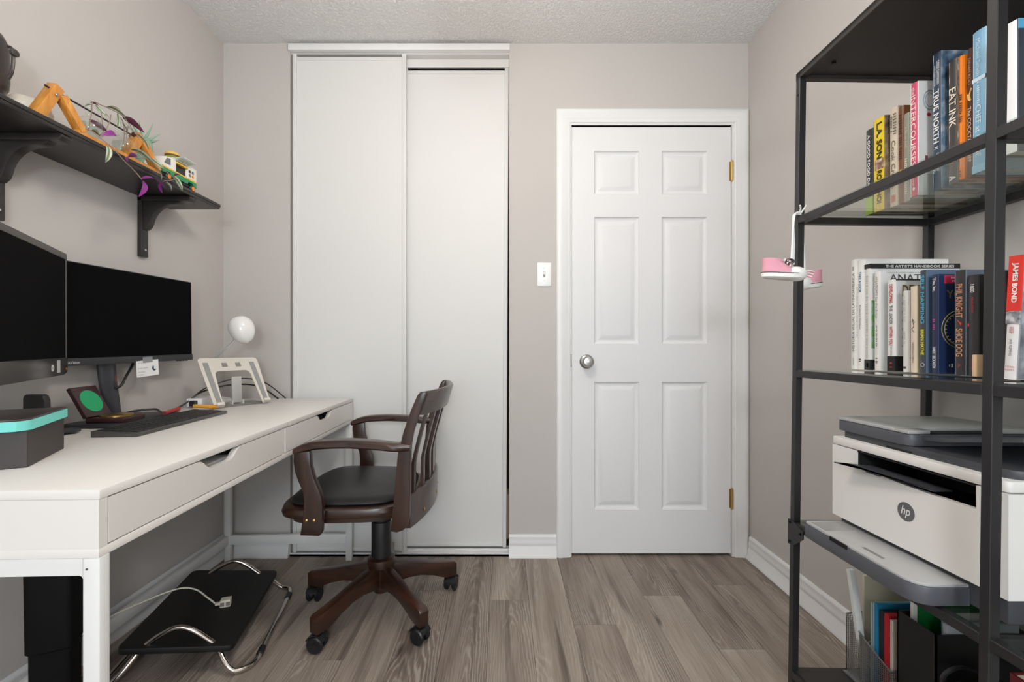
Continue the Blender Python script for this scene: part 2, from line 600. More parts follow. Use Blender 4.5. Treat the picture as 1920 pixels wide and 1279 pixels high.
# jamb and stop strip inside the opening
struct('trim_2', B().box(DX0, DX0 + 0.012, YB - 0.006, YB + 0.1, 0, DZ).box(DX1 - 0.012, DX1, YB - 0.006, YB + 0.1, 0, DZ).box(DX0, DX1, YB - 0.006, YB + 0.1, DZ - 0.0, DZ + 0.012), WHITE)
struct('wall_hall', B().box(DX0 - 0.1, DX1 + 0.1, YB + 0.5, YB + 0.55, 0, ZC).box(DX0 - 0.1, DX0 - 0.05, YB + 0.1, YB + 0.5, 0, ZC).box(DX1 + 0.05, DX1 + 0.1, YB + 0.1, YB + 0.5, 0, ZC), DARKGAP)

# ------------------------------------------------------------------ six-panel door
def six_panel_door():
    x0, x1, z0, z1, y = 0.3205, 1.0785, 0.012, 2.043, YB + 0.002
    cols = [(0.427, 0.642), (0.749, 0.966)]
    rows = [(0.220, 0.829), (1.010, 1.615), (1.723, 1.929)]
    xb = [x0] + [v for c in cols for v in c] + [x1]
    zb = [z0] + [v for r in rows for v in r] + [z1]
    verts = []; faces = []
    for i in range(len(xb) - 1):
        for j in range(len(zb) - 1):
            if i in (1, 3) and j in (1, 3, 5):
                continue
            k = len(verts)
            verts += [(xb[i], y, zb[j]), (xb[i + 1], y, zb[j]), (xb[i + 1], y, zb[j + 1]), (xb[i], y, zb[j + 1])]
            faces.append((k, k + 1, k + 2, k + 3))
    b = B()
    b.quads(verts, faces)
    b.box(x0, x1, y + 0.016, y + 0.036, z0, z1)
    for q in ((x0, x1, z0, z0), (x0, x1, z1, z1)):
        b.poly([(q[0], y, q[2]), (q[1], y, q[2]), (q[1], y + 0.02, q[2]), (q[0], y + 0.02, q[2])])
    for xx in (x0, x1):
        b.poly([(xx, y, z0), (xx, y, z1), (xx, y + 0.02, z1), (xx, y + 0.02, z0)])
    bmesh.ops.remove_doubles(b.bm, verts=b.bm.verts, dist=1e-5)
    bmesh.ops.recalc_face_normals(b.bm, faces=b.bm.faces)
    d = struct('door_1', b, DOORW, 'white six-panel interior door with a satin knob')
    for (za, zb_) in rows:
        for (xa, xb_) in cols:
            rings = []
            for ins, dep in ((0, 0), (0.004, 0.008), (0.011, 0.012), (0.019, 0.0125), (0.039, 0.0025), (0.043, 0.0018)):
                rings.append([(xa + ins, y + dep, za + ins), (xb_ - ins, y + dep, za + ins), (xb_ - ins, y + dep, zb_ - ins), (xa + ins, y + dep, zb_ - ins)])
            t = B()
            vv = [p for r in rings for p in r]
            ff = []
            for a in range(len(rings) - 1):
                for i in range(4):
                    j = (i + 1) % 4
                    ff.append((a * 4 + i, a * 4 + j, a * 4 + 4 + j, a * 4 + 4 + i))
            n = (len(rings) - 1) * 4
            ff.append((n, n + 1, n + 2, n + 3))
            t.quads(vv, ff)
            part(d, 'panel', t, DOORW, smooth=20)
    NICK = mat('satin_nickel', rgb(176, 174, 170), rough=0.28, metal=1.0, var=0.05)
    BRASS = mat('aged_brass', rgb(196, 170, 110), rough=0.35, metal=1.0, var=0.15)
    M = frame((0.391, y, 0.926), (1, 0, 0), (0, 0, 1))   # local z points to the room (-y)
    k = B().lathe([(0.034, 0), (0.034, 0.003), (0.031, 0.006), (0.024, 0.008), (0.0135, 0.012), (0.012, 0.026), (0.017, 0.032), (0.025, 0.037),
                   (0.0275, 0.045), (0.026, 0.053), (0.021, 0.058), (0.017, 0.0585), (0.016, 0.057), (0.010, 0.0575), (0.009, 0.0595), (0.003, 0.06)], M=M)
    part(d, 'door_knob', k, NICK, label='round satin nickel door knob')
    part(d, 'latch_plate', B().box(x0 - 0.006, x0 - 0.001, y - 0.008, y + 0.004, 0.90, 0.96), NICK)
    for zc in (1.832, 0.274):
        h = B().cyl((1.081, y - 0.006, zc - 0.045), (1.081, y - 0.006, zc + 0.045), 0.0065, seg=12)
        h.box(1.070, 1.080, y - 0.0015, y + 0.001, zc - 0.045, zc + 0.045)
        for kk in range(1, 5):
            h.cyl((1.081, y - 0.006, zc - 0.046 + kk * 0.018), (1.081, y - 0.006, zc - 0.044 + kk * 0.018), 0.0071, seg=12)
        h.ball((1.081, y - 0.006, zc + 0.047), 0.005, 8).ball((1.081, y - 0.006, zc - 0.047), 0.005, 8)
        part(d, 'hinge', h, BRASS, label='brass door hinge')
    return d
six_panel_door()

# ------------------------------------------------------------------ sliding closet doors, header and tracks
struct('trim_3', B().box(CX0 - 0.003, CX1 + 0.003, YB - 0.018, YB + 0.06, 2.399, 2.430, 0.004), WHITE, 'white header over the sliding closet doors')
struct('trim_4', B().box(CX0, CX1, YB + 0.047, YB + 0.052, 2.356, 2.40).box(CX0, CX1, YB + 0.01, YB + 0.09, 2.395, 2.40), CLOSETW)
struct('trim_5', B().box(CX0, CX1, YB - 0.004, YB + 0.09, 0, 0.010).box(CX0, CX1, YB - 0.004, YB + 0.002, 0.0, 0.016).box(CX0, CX1, YB + 0.036, YB + 0.042, 0, 0.018), WHITE, 'white bottom track of the closet doors')
def closet_panel(name, x0, x1, y, z0, z1, lab, slant=0.0):
    b = B().box(x0 + 0.012, x1 - 0.012, y + 0.006, y + 0.016, z0, z1)
    for v in b.bm.verts:
        v.co.x += slant * (2.3 - v.co.z)
    d = struct(name, b, CLOSETW, lab)
    for (a, c) in ((x0, x0 + 0.020), (x1 - 0.020, x1)):
        s = B().box(a, c, y, y + 0.022, z0 - 0.004, z1 + 0.012, 0.0025)
        s.box((a + c) / 2 - 0.001, (a + c) / 2 + 0.003, y - 0.002, y + 0.001, z0 - 0.004, z1 + 0.012)
        for v in s.bm.verts:
            v.co.x += slant * (2.3 - v.co.z)
        part(d, 'edge_stile', s, CLOSETW)
    for zz in (z0, z1 - 0.016):
        s = B().box(x0 + 0.02, x1 - 0.02, y + 0.003, y + 0.018, zz, zz + 0.016, 0.002)
        for v in s.bm.verts:
            v.co.x += slant * (2.3 - v.co.z)
        part(d, 'edge_rail', s, CLOSETW)
    return d
closet_panel('door_2', -1.012, -0.470, YB + 0.004, 0.020, 2.381, 'left white sliding closet door')
closet_panel('door_3', -0.492, 0.0205, YB + 0.050, 0.022, 2.345, 'right white sliding closet door standing slightly ajar', -0.0052)

# clothing seen through the gap of the closet door
b = B()
ring = []
for i in range(9):
    z = 0.03 + 0.22 * i / 8
    ring.append([(0.0 + 0.05 * math.cos(a) * (1 + 0.15 * math.sin(5 * a + i)), YB + 0.17 + 0.05 * math.sin(a) * (1 + 0.15 * math.cos(4 * a + i)), z) for a in [2 * math.pi * k / 14 for k in range(14)]])
b.loft(ring)
single('fabric_bundle', b, mat('beige_cloth', rgb(190, 168, 140), rough=0.9, bump=0.3, bscale=60), 'beige cloth bundle glimpsed through the closet door gap', 'cloth')

# ------------------------------------------------------------------ light switch
sw = thing('light_switch', 'white toggle light switch on the wall beside the door', 'light switch', (0.188, YB, 1.34))
part(sw, 'wall_plate', B().box(0.1555, 0.2215, YB - 0.006, YB, 1.284, 1.396, 0.002), mat('switch_white', rgb(244, 244, 244), rough=0.35, var=0.005))
part(sw, 'toggle_slot', B().box(0.183, 0.193, YB - 0.0068, YB - 0.005, 1.327, 1.353), mat('switch_slot_grey', rgb(165, 160, 155), rough=0.6))
part(sw, 'toggle', B().box(0.1845, 0.1915, YB - 0.016, YB - 0.006, 1.338, 1.350, 0.0015), MATS['switch_white'])
for z in (1.310, 1.370):
    part(sw, 'screw', B().cyl((0.188, YB - 0.0072, z), (0.188, YB - 0.005, z), 0.003, seg=10), mat('screw_grey', rgb(190, 190, 190), rough=0.4, metal=0.6))

# ------------------------------------------------------------------ ceiling lamp (above the frame)
lamp = thing('ceiling_lamp', 'round frosted ceiling lamp above the middle of the room', 'lamp', (LAMP_POS[0], LAMP_POS[1], ZC))
part(lamp, 'canopy', B().lathe([(0.07, 0), (0.07, -0.015), (0.03, -0.03), (0.012, -0.035), (0.012, LAMP_POS[2] + 0.125 - ZC)], (LAMP_POS[0], LAMP_POS[1], ZC)), mat('lamp_metal', rgb(190, 188, 184), rough=0.3, metal=1.0))
em = bpy.data.materials.new('warm_lamp_globe'); em.use_nodes = True
pe = em.node_tree.nodes['Principled BSDF']
pe.inputs['Base Color'].default_value = (0.9, 0.88, 0.84, 1)
pe.inputs['Emission Color'].default_value = (1.0, 0.93, 0.85, 1)
pe.inputs['Emission Strength'].default_value = LAMP_STRENGTH
part(lamp, 'globe', B().ball(LAMP_POS, 0.13, 16), em)

# ------------------------------------------------------------------ fill lamp, added unseen behind the camera to lighten side faces
fl = thing('added_fill_lamp', 'added fill lamp with a white globe behind the camera', 'lamp', (FILL_LAMP_POS[0], FILL_LAMP_POS[1], 0))
part(fl, 'base', B().lathe([(0.13, 0.0005), (0.13, 0.012), (0.10, 0.022), (0.014, 0.03)], (FILL_LAMP_POS[0], FILL_LAMP_POS[1], 0)), MATS['lamp_metal'])
part(fl, 'pole', B().cyl((FILL_LAMP_POS[0], FILL_LAMP_POS[1], 0.028), (FILL_LAMP_POS[0], FILL_LAMP_POS[1], FILL_LAMP_POS[2] - 0.135), 0.011, seg=14), MATS['lamp_metal'])
em2 = bpy.data.materials.new('fill_lamp_globe'); em2.use_nodes = True
pe2 = em2.node_tree.nodes['Principled BSDF']
pe2.inputs['Base Color'].default_value = (0.9, 0.9, 0.9, 1)
pe2.inputs['Emission Color'].default_value = (0.95, 0.97, 1.0, 1)
pe2.inputs['Emission Strength'].default_value = FILL_LAMP_STRENGTH
part(fl, 'globe', B().ball(FILL_LAMP_POS, 0.14, 16), em2)
# ------------------------------------------------------------------ white desk with two drawers
DESKW = mat('white_desk_foil', rgb(227, 223, 218), rough=0.38, var=0.01, scale=5, spec=0.4)
DESKM = mat('white_desk_metal', rgb(226, 226, 224), rough=0.35, var=0.01, scale=5, spec=0.4)
DANG = math.atan2(0.7125 - 0.6654, 2.07 - 0.723)
DLEN = 1.345; DDEP = 0.58; DT = 0.755
desk = thing('desk', 'long white writing desk with two drawers along the left wall', 'desk', (-0.6654, 0.723, 0), DANG)
def dp(name, b, m, **k):
    return part(desk, name, b, m, world=False, **k)
dp('desk_top', B().box(-DDEP, 0, 0, DLEN, 0.739, DT, 0.0015), DESKW)
car = B().box(-DDEP, -0.001, 0, DLEN, 0.6426, 0.658, 0.001)
car.box(-DDEP, -0.001, 0, 0.0165, 0.658, 0.739).box(-DDEP, -0.001, DLEN - 0.0165, DLEN, 0.658, 0.739)
car.box(-DDEP, -DDEP + 0.012, 0.0165, DLEN - 0.0165, 0.658, 0.739).box(-DDEP, -0.003, 0.6435, 0.6595, 0.658, 0.739)
dp('carcass', car, DESKW)
for (ya, yb, full) in ((0.0185, 0.6420, False), (0.6615, DLEN - 0.0185, True)):
    yc = (ya + yb) / 2
    top = 0.7372; bot = 0.6605
    notch = [(-0.081, 0), (-0.072, -0.003), (-0.062, -0.010), (-0.052, -0.019), (-0.042, -0.024), (-0.032, -0.026), (0.032, -0.026), (0.042, -0.024), (0.052, -0.019), (0.062, -0.010), (0.072, -0.003), (0.081, 0)]
    pol = [(ya, bot), (ya, top)] + [(yc + u, top + v) for u, v in notch] + [(yb, top), (yb, bot)]
    dr = dp('drawer', B().prism(pol, -0.016, -0.0005, 'X'), DESKW)
    bx = B().box(-0.50, -0.016, ya + 0.012, yb - 0.012, 0.664, 0.667)
    bx.box(-0.50, -0.016, ya + 0.012, ya + 0.022, 0.664, 0.715).box(-0.50, -0.016, yb - 0.022, yb - 0.012, 0.664, 0.715).box(-0.50, -0.49, ya + 0.012, yb - 0.012, 0.664, 0.715)
    part(dr, 'drawer_box', bx, DESKW, world=False)
# end frames: two legs, top and bottom rail each, and a stretcher along the wall
for y0 in (0.0, DLEN - 0.020):
    for x0 in (-0.027, -DDEP):
        dp('leg', B().box(x0, x0 + 0.027, y0, y0 + 0.020, 0, 0.6426, 0.0015), DESKM)
    r = B().box(-DDEP + 0.027, -0.027, y0, y0 + 0.020, 0.6146, 0.6426)
    for xx, sg in ((-0.027, -1), (-DDEP + 0.027, 1)):       # rounded inner corners
        r.prism([(xx, 0.6146), (xx, 0.6096), (xx + sg * 0.0015, 0.613), (xx + sg * 0.005, 0.6146)], y0, y0 + 0.020, 'Y')
    dp('top_rail', r, DESKM)
    dp('bottom_rail', B().box(-DDEP + 0.027, -0.027, y0, y0 + 0.020, 0.083, 0.124, 0.001), DESKM)
dp('stretcher', B().box(-DDEP, -DDEP + 0.020, 0.020, DLEN - 0.020, 0.083, 0.124, 0.001), DESKM)
dp('screw', B().cyl((-0.020, -0.0012, 0.625), (-0.020, 0.001, 0.625), 0.0018, seg=8), mat('screw_dark', rgb(120, 118, 115), rough=0.5, metal=0.8))
single('brightening_insert', B().box(-.26, -.03, .24, .42, .668, .712, .001, M=Matrix.Translation((-0.6654, 0.723, 0)) @ Matrix.Rotation(DANG, 4, 'Z'), seg=1), mat('insert_white', rgb(240, 240, 240), rough=.7), 'white block added inside the near desk drawer to brighten it', 'paper')  # white block put in so the drawer looks brighter through its notch
# a pouch lying in the far drawer shows as a dark shape in the finger notch
ang = Matrix.Translation((-0.6654, 0.723, 0)) @ Matrix.Rotation(DANG, 4, 'Z')
single('drawer_pouch', B().box(-0.16, -0.03, 0.90, 1.06, 0.669, 0.722, 0.012, M=ang, seg=3), mat('black_fabric', rgb(24, 24, 26), rough=0.8, bump=0.2), 'black pouch inside the far desk drawer', 'pouch')

# ------------------------------------------------------------------ wooden swivel armchair
CW_ = wood_mat('dark_walnut_stain', rgb(29, 16, 11), rgb(64, 37, 24), rough=0.33, scale=5, axis='Z', coat=0.35)
CWX = wood_mat('dark_walnut_stain_long', rgb(30, 16, 11), rgb(70, 40, 25), rough=0.33, scale=5, axis='X', coat=0.35)
LEATHER = mat('black_leather', rgb(26, 25, 27), rough=0.38, var=0.12, scale=60, bump=0.12, bscale=350)
BLKP = mat('black_plastic', rgb(24, 24, 26), rough=0.4, var=0.1)
BRASSN = mat('brass_nail', rgb(200, 160, 90), rough=0.3, metal=1.0)
chair = thing('office_chair', 'dark wooden swivel armchair with slatted back and black leather seat', 'chair', (-0.47, 1.68, 0))
CYN, CYF = 1.405, 1.945     # near and far arm planes
CYC = (CYN + CYF) / 2
def seat_plan(grow, z, n=56):
    pts = []
    for k in range(n):
        a = 2 * math.pi * k / n
        c, s = math.cos(a), math.sin(a)
        ex = 0.36 if c < 0 else 0.55
        x = math.copysign(abs(c) ** ex, c); y = math.copysign(abs(s) ** ex, s)
        # back (x>0) a bit rounder and narrower than the front, which bows slightly
        hw = 0.245 - 0.018 * (x + 1) / 2
        px = -0.537 + x * 0.212 - (0.012 * (1 - y * y) if x < 0 else 0)
        pts.append((px + grow * x, CYC + y * (hw + grow), z))
    return pts
part(chair, 'seat', B().loft([seat_plan(-0.004, 0.428), seat_plan(0.004, 0.432), seat_plan(0.007, 0.445), seat_plan(0.002, 0.459), seat_plan(-0.012, 0.463)]), CWX)
part(chair, 'seat_support', B().loft([seat_plan(-0.03, 0.405), seat_plan(-0.022, 0.408), seat_plan(-0.022, 0.429)]), CWX)
part(chair, 'cushion', B().loft([seat_plan(-0.024, 0.462), seat_plan(-0.018, 0.470), seat_plan(-0.024, 0.481), seat_plan(-0.045, 0.490), seat_plan(-0.09, 0.496), seat_plan(-0.15, 0.498)]), LEATHER, smooth=60)
for yc, sg in ((CYN, 1), (CYF, -1)):
    y0, y1 = yc - 0.0125, yc + 0.0125
    sup = [(-0.668, 0.662), (-0.669, 0.630), (-0.664, 0.595), (-0.653, 0.565), (-0.640, 0.535), (-0.636, 0.505), (-0.637, 0.470), (-0.642, 0.43), (-0.648, 0.395),
           (-0.586, 0.393), (-0.580, 0.405), (-0.578, 0.44), (-0.577, 0.490), (-0.581, 0.517), (-0.592, 0.545), (-0.606, 0.580), (-0.615, 0.615), (-0.618, 0.662)]
    sp = part(chair, 'arm_support', B().prism(sup, y0, y1, 'Y', bev=0.003), CW_)
    for xx in (-0.628, -0.604):
        part(sp, 'brass_bolt', B().ball((xx, (y0 if sg > 0 else y1), 0.4425), (0.0055, 0.003, 0.0055), 10), BRASSN, label='brass bolt head')
    # arm: swept bar that dips at the front and widens in the middle
    rings = []
    for i in range(15):
        t = i / 14
        x = -0.672 + 0.372 * t
        z = 0.672 + 0.012 * math.sin(math.pi * min(1, t * 1.15)) - (0.012 * max(0, (0.18 - t) / 0.18) ** 1.5)
        w = 0.021 + 0.006 * math.sin(math.pi * t); h = 0.0125
        if i in (0, 14):
            w *= 0.82; h *= 0.75
        q = 0.005
        cs = [(-w, -h + q), (-w + q, -h), (w - q, -h), (w, -h + q), (w, h - q), (w - q, h), (-w + q, h), (-w, h - q)]
        rings.append([(x, yc + sg * 0.006 + a, z + c) for a, c in cs])
    part(chair, 'armrest', B().loft(rings), CWX, smooth=45)
    post = [(-0.366, 0.402), (-0.358, 0.47), (-0.350, 0.56), (-0.342, 0.65), (-0.324, 0.72), (-0.300, 0.79), (-0.279, 0.838), (-0.270, 0.848), (-0.254, 0.850), (-0.249, 0.845),
            (-0.262, 0.81), (-0.278, 0.765), (-0.292, 0.72), (-0.300, 0.675), (-0.302, 0.60), (-0.302, 0.52), (-0.304, 0.45), (-0.310, 0.42), (-0.325, 0.405), (-0.345, 0.398)]
    part(chair, 'back_post', B().prism(post, yc + sg * 0.014 - 0.0115, yc + sg * 0.014 + 0.0115, 'Y', bev=0.003), CW_)
def bow(y):      # how far the back bows away from the sitter
    u = (y - CYC) / 0.25
    return 0.042 * (1 - min(1, u * u))
def back_x(z):   # rake of the back
    return -0.316 + (0.0 if z < 0.6 else 0.27 * (z - 0.6) ** 1.15 * 1.2)
def curved_board(z0, z1, th, xoff=0.0):
    rings = []
    for i in range(17):
        y = CYN + 0.022 + (CYF - CYN - 0.044) * i / 16
        r = []
        for (t, z) in ((0, z0), (1, z0), (1, (z0 + z1) / 2), (1, z1 - 0.006), (0.7, z1), (0.3, z1), (0, z1 - 0.006), (0, (z0 + z1) / 2)):
            r.append((back_x(z) + xoff + bow(y) + th * (t - 0.5), y, z))
        rings.append(r)
    return B().loft(rings)
part(chair, 'crest_rail', curved_board(0.772, 0.850, 0.020), CW_, smooth=50)
lr = part(chair, 'lower_rail', curved_board(0.405, 0.508, 0.020), CW_, smooth=50)
for y in (CYN + 0.12, CYC + 0.04, CYC + 0.15):
    z = 0.432
    part(lr, 'bolt', B().ball((back_x(z) + bow(y) + 0.0105, y, z), (0.003, 0.006, 0.006), 10), BRASSN)
for i in range(6):
    y = CYN + 0.075 + (CYF - CYN - 0.15) * i / 5
    rings = []
    for k in range(9):
        z = 0.500 + 0.28 * k / 8
        x = back_x(z) + bow(y) - 0.006
        rings.append([(x - 0.005, y - 0.016, z), (x + 0.005, y - 0.016, z), (x + 0.005, y + 0.016, z), (x - 0.005, y + 0.016, z)])
    part(chair, 'slat', B().loft(rings), CW_, smooth=30)
cx, cy = -0.47, 1.68
part(chair, 'gas_column', B().lathe([(0.030, 0.40), (0.030, 0.335), (0.036, 0.332), (0.037, 0.328), (0.037, 0.185), (0.030, 0.180)], (cx, cy, 0)), BLKP)
part(chair, 'tilt_bracket', B().box(cx - 0.06, cx + 0.06, cy - 0.05, cy + 0.05, 0.392, 0.407, 0.004), BLKP)
part(chair, 'tilt_lever', B().cyl((cx + 0.02, cy + 0.045, 0.385), (cx + 0.055, cy + 0.13, 0.36), 0.006, seg=10), BLKP)
part(chair, 'tilt_knob', B().lathe([(0.010, 0.405), (0.012, 0.395), (0.029, 0.390), (0.030, 0.375), (0.027, 0.358), (0.018, 0.354)], (-0.575, 1.66, 0)), BLKP)
part(chair, 'base_hub', B().lathe([(0.040, 0.200), (0.050, 0.194), (0.052, 0.180), (0.050, 0.165), (0.036, 0.156), (0.033, 0.150), (0.032, 0.072), (0.028, 0.066)], (cx, cy, 0), 28), CW_)
def leg_mesh():
    top = [(0.018, 0.172), (0.08, 0.163), (0.14, 0.150), (0.20, 0.135), (0.26, 0.124), (0.29, 0.120), (0.299, 0.112)]
    bot = [(0.299, 0.066), (0.294, 0.061), (0.255, 0.062), (0.235, 0.068), (0.20, 0.083), (0.15, 0.096), (0.10, 0.098), (0.06, 0.092), (0.018, 0.085)]
    return B().prism(top + bot, -0.018, 0.018, 'Y', bev=0.004)
def caster_meshes():
    h = B().cyl((0, 0, 0.052), (0, 0, 0.068), 0.008, seg=12)
    hood = [(0.028, 0.026)] + [(0.004 + 0.0295 * math.cos(math.radians(a)), 0.030 + 0.0295 * math.sin(math.radians(a))) for a in range(10, 181, 17)] + [(-0.022, 0.032), (0.0, 0.034)]
    h.prism(hood, -0.007, 0.007, 'Y')
    for s in (-1, 1):
        h.prism([(0.004 + 0.031 * math.cos(math.radians(a)), 0.030 + 0.031 * math.sin(math.radians(a))) for a in range(20, 161, 14)] + [(0.004 + 0.028 * math.cos(math.radians(a)), 0.030 + 0.028 * math.sin(math.radians(a))) for a in range(160, 19, -14)], s * 0.005, s * 0.022, 'Y')
    w = B()
    for s in (-1, 1):
        w.cyl((0.004, s * 0.009, 0.0275), (0.004, s * 0.024, 0.0275), 0.0275, seg=22, bev=0.004)
        w.cyl((0.004, s * 0.024, 0.0275), (0.004, s * 0.026, 0.0275), 0.010, seg=14)
    return h, w
legm = leg_mesh().mesh('leg'); hm, wm = caster_meshes(); hm = hm.mesh('caster'); wm = wm.mesh('wheel')
legm.materials.append(CWX); hm.materials.append(BLKP); wm.materials.append(BLKP)
for i, a in enumerate((26, 98, 170, 240, 313)):
    l = bpy.data.objects.new('star_leg', legm); COL.objects.link(l); l.parent = chair
    l.rotation_euler = (0, 0, math.radians(a))
    l.matrix_basis = Matrix.Rotation(math.radians(a), 4, 'Z')
    c = bpy.data.objects.new('caster', hm); COL.objects.link(c); c.parent = chair
    tw = math.radians(a + (50, 130, 95, -65, 200)[i])
    rr = 0.278
    c.location = (rr * math.cos(math.radians(a)), rr * math.sin(math.radians(a)), 0)
    c.rotation_euler = (0, 0, tw)
    w = bpy.data.objects.new('wheel', wm); COL.objects.link(w); w.parent = c
# ------------------------------------------------------------------ black shelving unit with glass shelves
BLKM = mat('black_brown_metal', rgb(35, 34, 36), rough=0.42, metal=0.0, var=0.06, spec=0.55)
BOARD = mat('black_brown_board', rgb(44, 40, 38), rough=0.6, var=0.06)
SHGLASS = glass_mat('tinted_shelf_glass', (0.90, 0.935, 0.915, 1))
TILT = 0.0135
unit = thing('shelving_unit', 'tall black metal shelving unit with glass shelves by the right wall', 'shelf', (0.769, 1.196, 0), 0.0, roty=TILT)
UD = 0.367; PX, PY = 0.018, 0.016
UY = [0.0, -0.4755, -0.951]                 # far, middle and near frames (far faces)
def up(name, b, m, **k):
    return part(unit, name, b, m, world=False, **k)
LEV = [0.122, 0.522, 0.929, 1.341]
for yy in UY:
    for x0 in (0.0, UD - PX):
        up('post', B().box(x0, x0 + PX, yy - PY, yy, 0.006, 1.715, 0.001, seg=1), BLKM)
    for z in LEV:
        up('cross_bar', B().box(PX, UD - PX, yy - PY, yy, z - 0.018, z, 0.0008, seg=1), BLKM)
for a, c in ((UY[0] - PY, UY[1]), (UY[1] - PY, UY[2])):
    for z in LEV:
        for x0 in (0.0, UD - PX):
            up('shelf_rail', B().box(x0, x0 + PX, c, a, z - 0.018, z, 0.0008, seg=1), BLKM)
    for z in LEV[1:]:
        up('glass_shelf', B().box(0.003, UD - 0.003, c - 0.004, a + 0.004, z, z + 0.004), SHGLASS)
    up('bottom_shelf', B().box(0.010, UD - 0.010, c, a, LEV[0] - 0.012, LEV[0] + 0.002), BOARD)
top = B().box(0, UD, UY[2] - PY, UY[0], 1.722, 1.733)
top.box(0, PX, UY[2] - PY, UY[0], 1.715, 1.733, 0.001, seg=1).box(UD - PX, UD, UY[2] - PY, UY[0], 1.715, 1.733, 0.001, seg=1)
top.box(0, UD, UY[0] - PY, UY[0], 1.713, 1.733).box(0, UD, UY[1] - PY, UY[1], 1.715, 1.733).box(0, UD, UY[2] - PY, UY[2], 1.713, 1.733)
up('top_shelf', top, BOARD)
for yy in UY:
    for x0 in (0.0, UD - PX):
        up('foot', B().cyl((x0 + PX / 2, yy - PY / 2, 0), (x0 + PX / 2, yy - PY / 2, 0.007), 0.008, seg=12), BLKM)
# triangular bracket plate with three screws at the printer shelf
pl = up('bracket_plate', B().prism([(0.004, 0.525), (-0.022, 0.523), (-0.056, 0.512), (-0.056, 0.492), (-0.020, 0.462), (0.004, 0.457)], -0.003, 0.0, 'X'), BLKM)
for (y, z) in ((-0.004, 0.518), (-0.046, 0.502), (-0.004, 0.466)):
    part(pl, 'screw', B().cyl((-0.0055, y, z), (-0.002, y, z), 0.0035, seg=10), mat('screw_black', rgb(18, 18, 18), rough=0.35, metal=0.6), world=False)
for yy in UY[:2]:
    up('screw', B().cyl((-0.001, yy - 0.008, 1.672), (0.001, yy - 0.008, 1.672), 0.003, seg=10), MATS['screw_black'])
up('screw', B().cyl((0.05, -0.07, 1.716), (0.05, -0.07, 1.722), 0.005, seg=10), MATS['screw_black'])

# ------------------------------------------------------------------ books
PAGE = mat('book_pages', rgb(226, 218, 200), rough=0.85, var=0.12, scale=3, stretch=(1, 900, 1))
INKS = {}
def ink(r, g, b):
    k = (r, g, b)
    if k not in INKS:
        INKS[k] = mat('print_%d_%d_%d' % k, rgb(r, g, b), rough=0.55, var=0.02)
    return INKS[k]
def cov(r, g, b, rough=0.42):
    return mat('cover_%d_%d_%d' % (r, g, b), rgb(r, g, b), rough=rough, var=0.04, scale=14)
DOWN = ((0, 0, -1), (0, -1, 0)); UPW = ((0, 0, 1), (0, 1, 0))
def book(label, x, yf, t, z0, h, depth, spine, cover, cat='book', lean=0.0, group=None, hard=True, far_cover=None):
    """spine faces the room (-x), covers face along y"""
    o = thing('book', label, cat, (x, yf - t, z0), 0.0, group)
    if lean:
        o.matrix_basis = Matrix.Translation((x, yf - t, z0)) @ Matrix.Rotation(lean, 4, 'X')
    c = 0.0022 if hard else 0.001
    sp = B()
    sp.prism([(0.0, c), (-0.0012, t * 0.25), (-0.0018, t * 0.5), (-0.0012, t * 0.75), (0.0, t - c), (0.003, t - c), (0.003, c)], 0, h, 'Z')
    part(o, 'spine', sp, spine, world=False)
    part(o, 'cover', B().box(0, depth, 0, c, 0, h, 0.0006, seg=1), cover, world=False)
    part(o, 'cover', B().box(0, depth, t - c, t, 0, h, 0.0006, seg=1), far_cover or cover, world=False)
    e = 0.004 if hard else 0.0006
    part(o, 'page_block', B().box(0.003, depth - e, c, t - c, e, h - e), PAGE, world=False)
    return o
def on_spine(o, text, col, zc, length, size, t, yo=0.0, way=DOWN, bold=0.0, name='title_lettering', shear=0.0):
    return lettering(o, text, col, (-0.0026, t / 2 + yo, zc), way[0], way[1], length, size, name=name, world=False, bold=bold, shear=shear)
def on_cover(o, text, col, x, z, w, h, bold=0.0, name='cover_lettering'):
    return lettering(o, text, col, (x, -0.0011, z), (1, 0, 0), (0, 0, 1), w, h, name=name, world=False, bold=bold)
def cover_patch(o, x0, x1, z0, z1, m, name='cover_picture', y=-0.0002):
    return part(o, name, B().box(x0, x1, y - 0.0002, 0.0005, z0, z1), m, world=False)
def spine_patch(o, t, z0, z1, m, name='spine_band', y0=0.0, y1=1.0):
    return part(o, name, B().box(-0.0021, 0.001, t * y0, t * y1, z0, z1), m, world=False)

def photo_mat(name, cols, scale=14):
    m = bpy.data.materials.new(name); m.use_nodes = True
    nt = m.node_tree; p = nt.nodes['Principled BSDF']; p.inputs['Roughness'].default_value = 0.4
    tc = nt.nodes.new('ShaderNodeTexCoord'); n = nt.nodes.new('ShaderNodeTexNoise')
    n.inputs['Scale'].default_value = scale; n.inputs['Detail'].default_value = 3
    nt.links.new(tc.outputs['Object'], n.inputs['Vector'])
    r = nt.nodes.new('ShaderNodeValToRGB')
    while len(r.color_ramp.elements) < len(cols):
        r.color_ramp.elements.new(0.5)
    for i, c in enumerate(cols):
        r.color_ramp.elements[i].position = 0.3 + 0.4 * i / max(1, len(cols) - 1)
        r.color_ramp.elements[i].color = rgb(*c)
    nt.links.new(n.outputs['Fac'], r.inputs[0]); nt.links.new(r.outputs[0], p.inputs['Base Color'])
    MATS[name] = m
    return m

W_ = ink(240, 240, 238); K_ = ink(30, 30, 32)
ZT = 1.3455; ZM = 0.9335
G1 = 'cookbooks on the upper glass shelf'; G2 = 'books on the middle glass shelf'

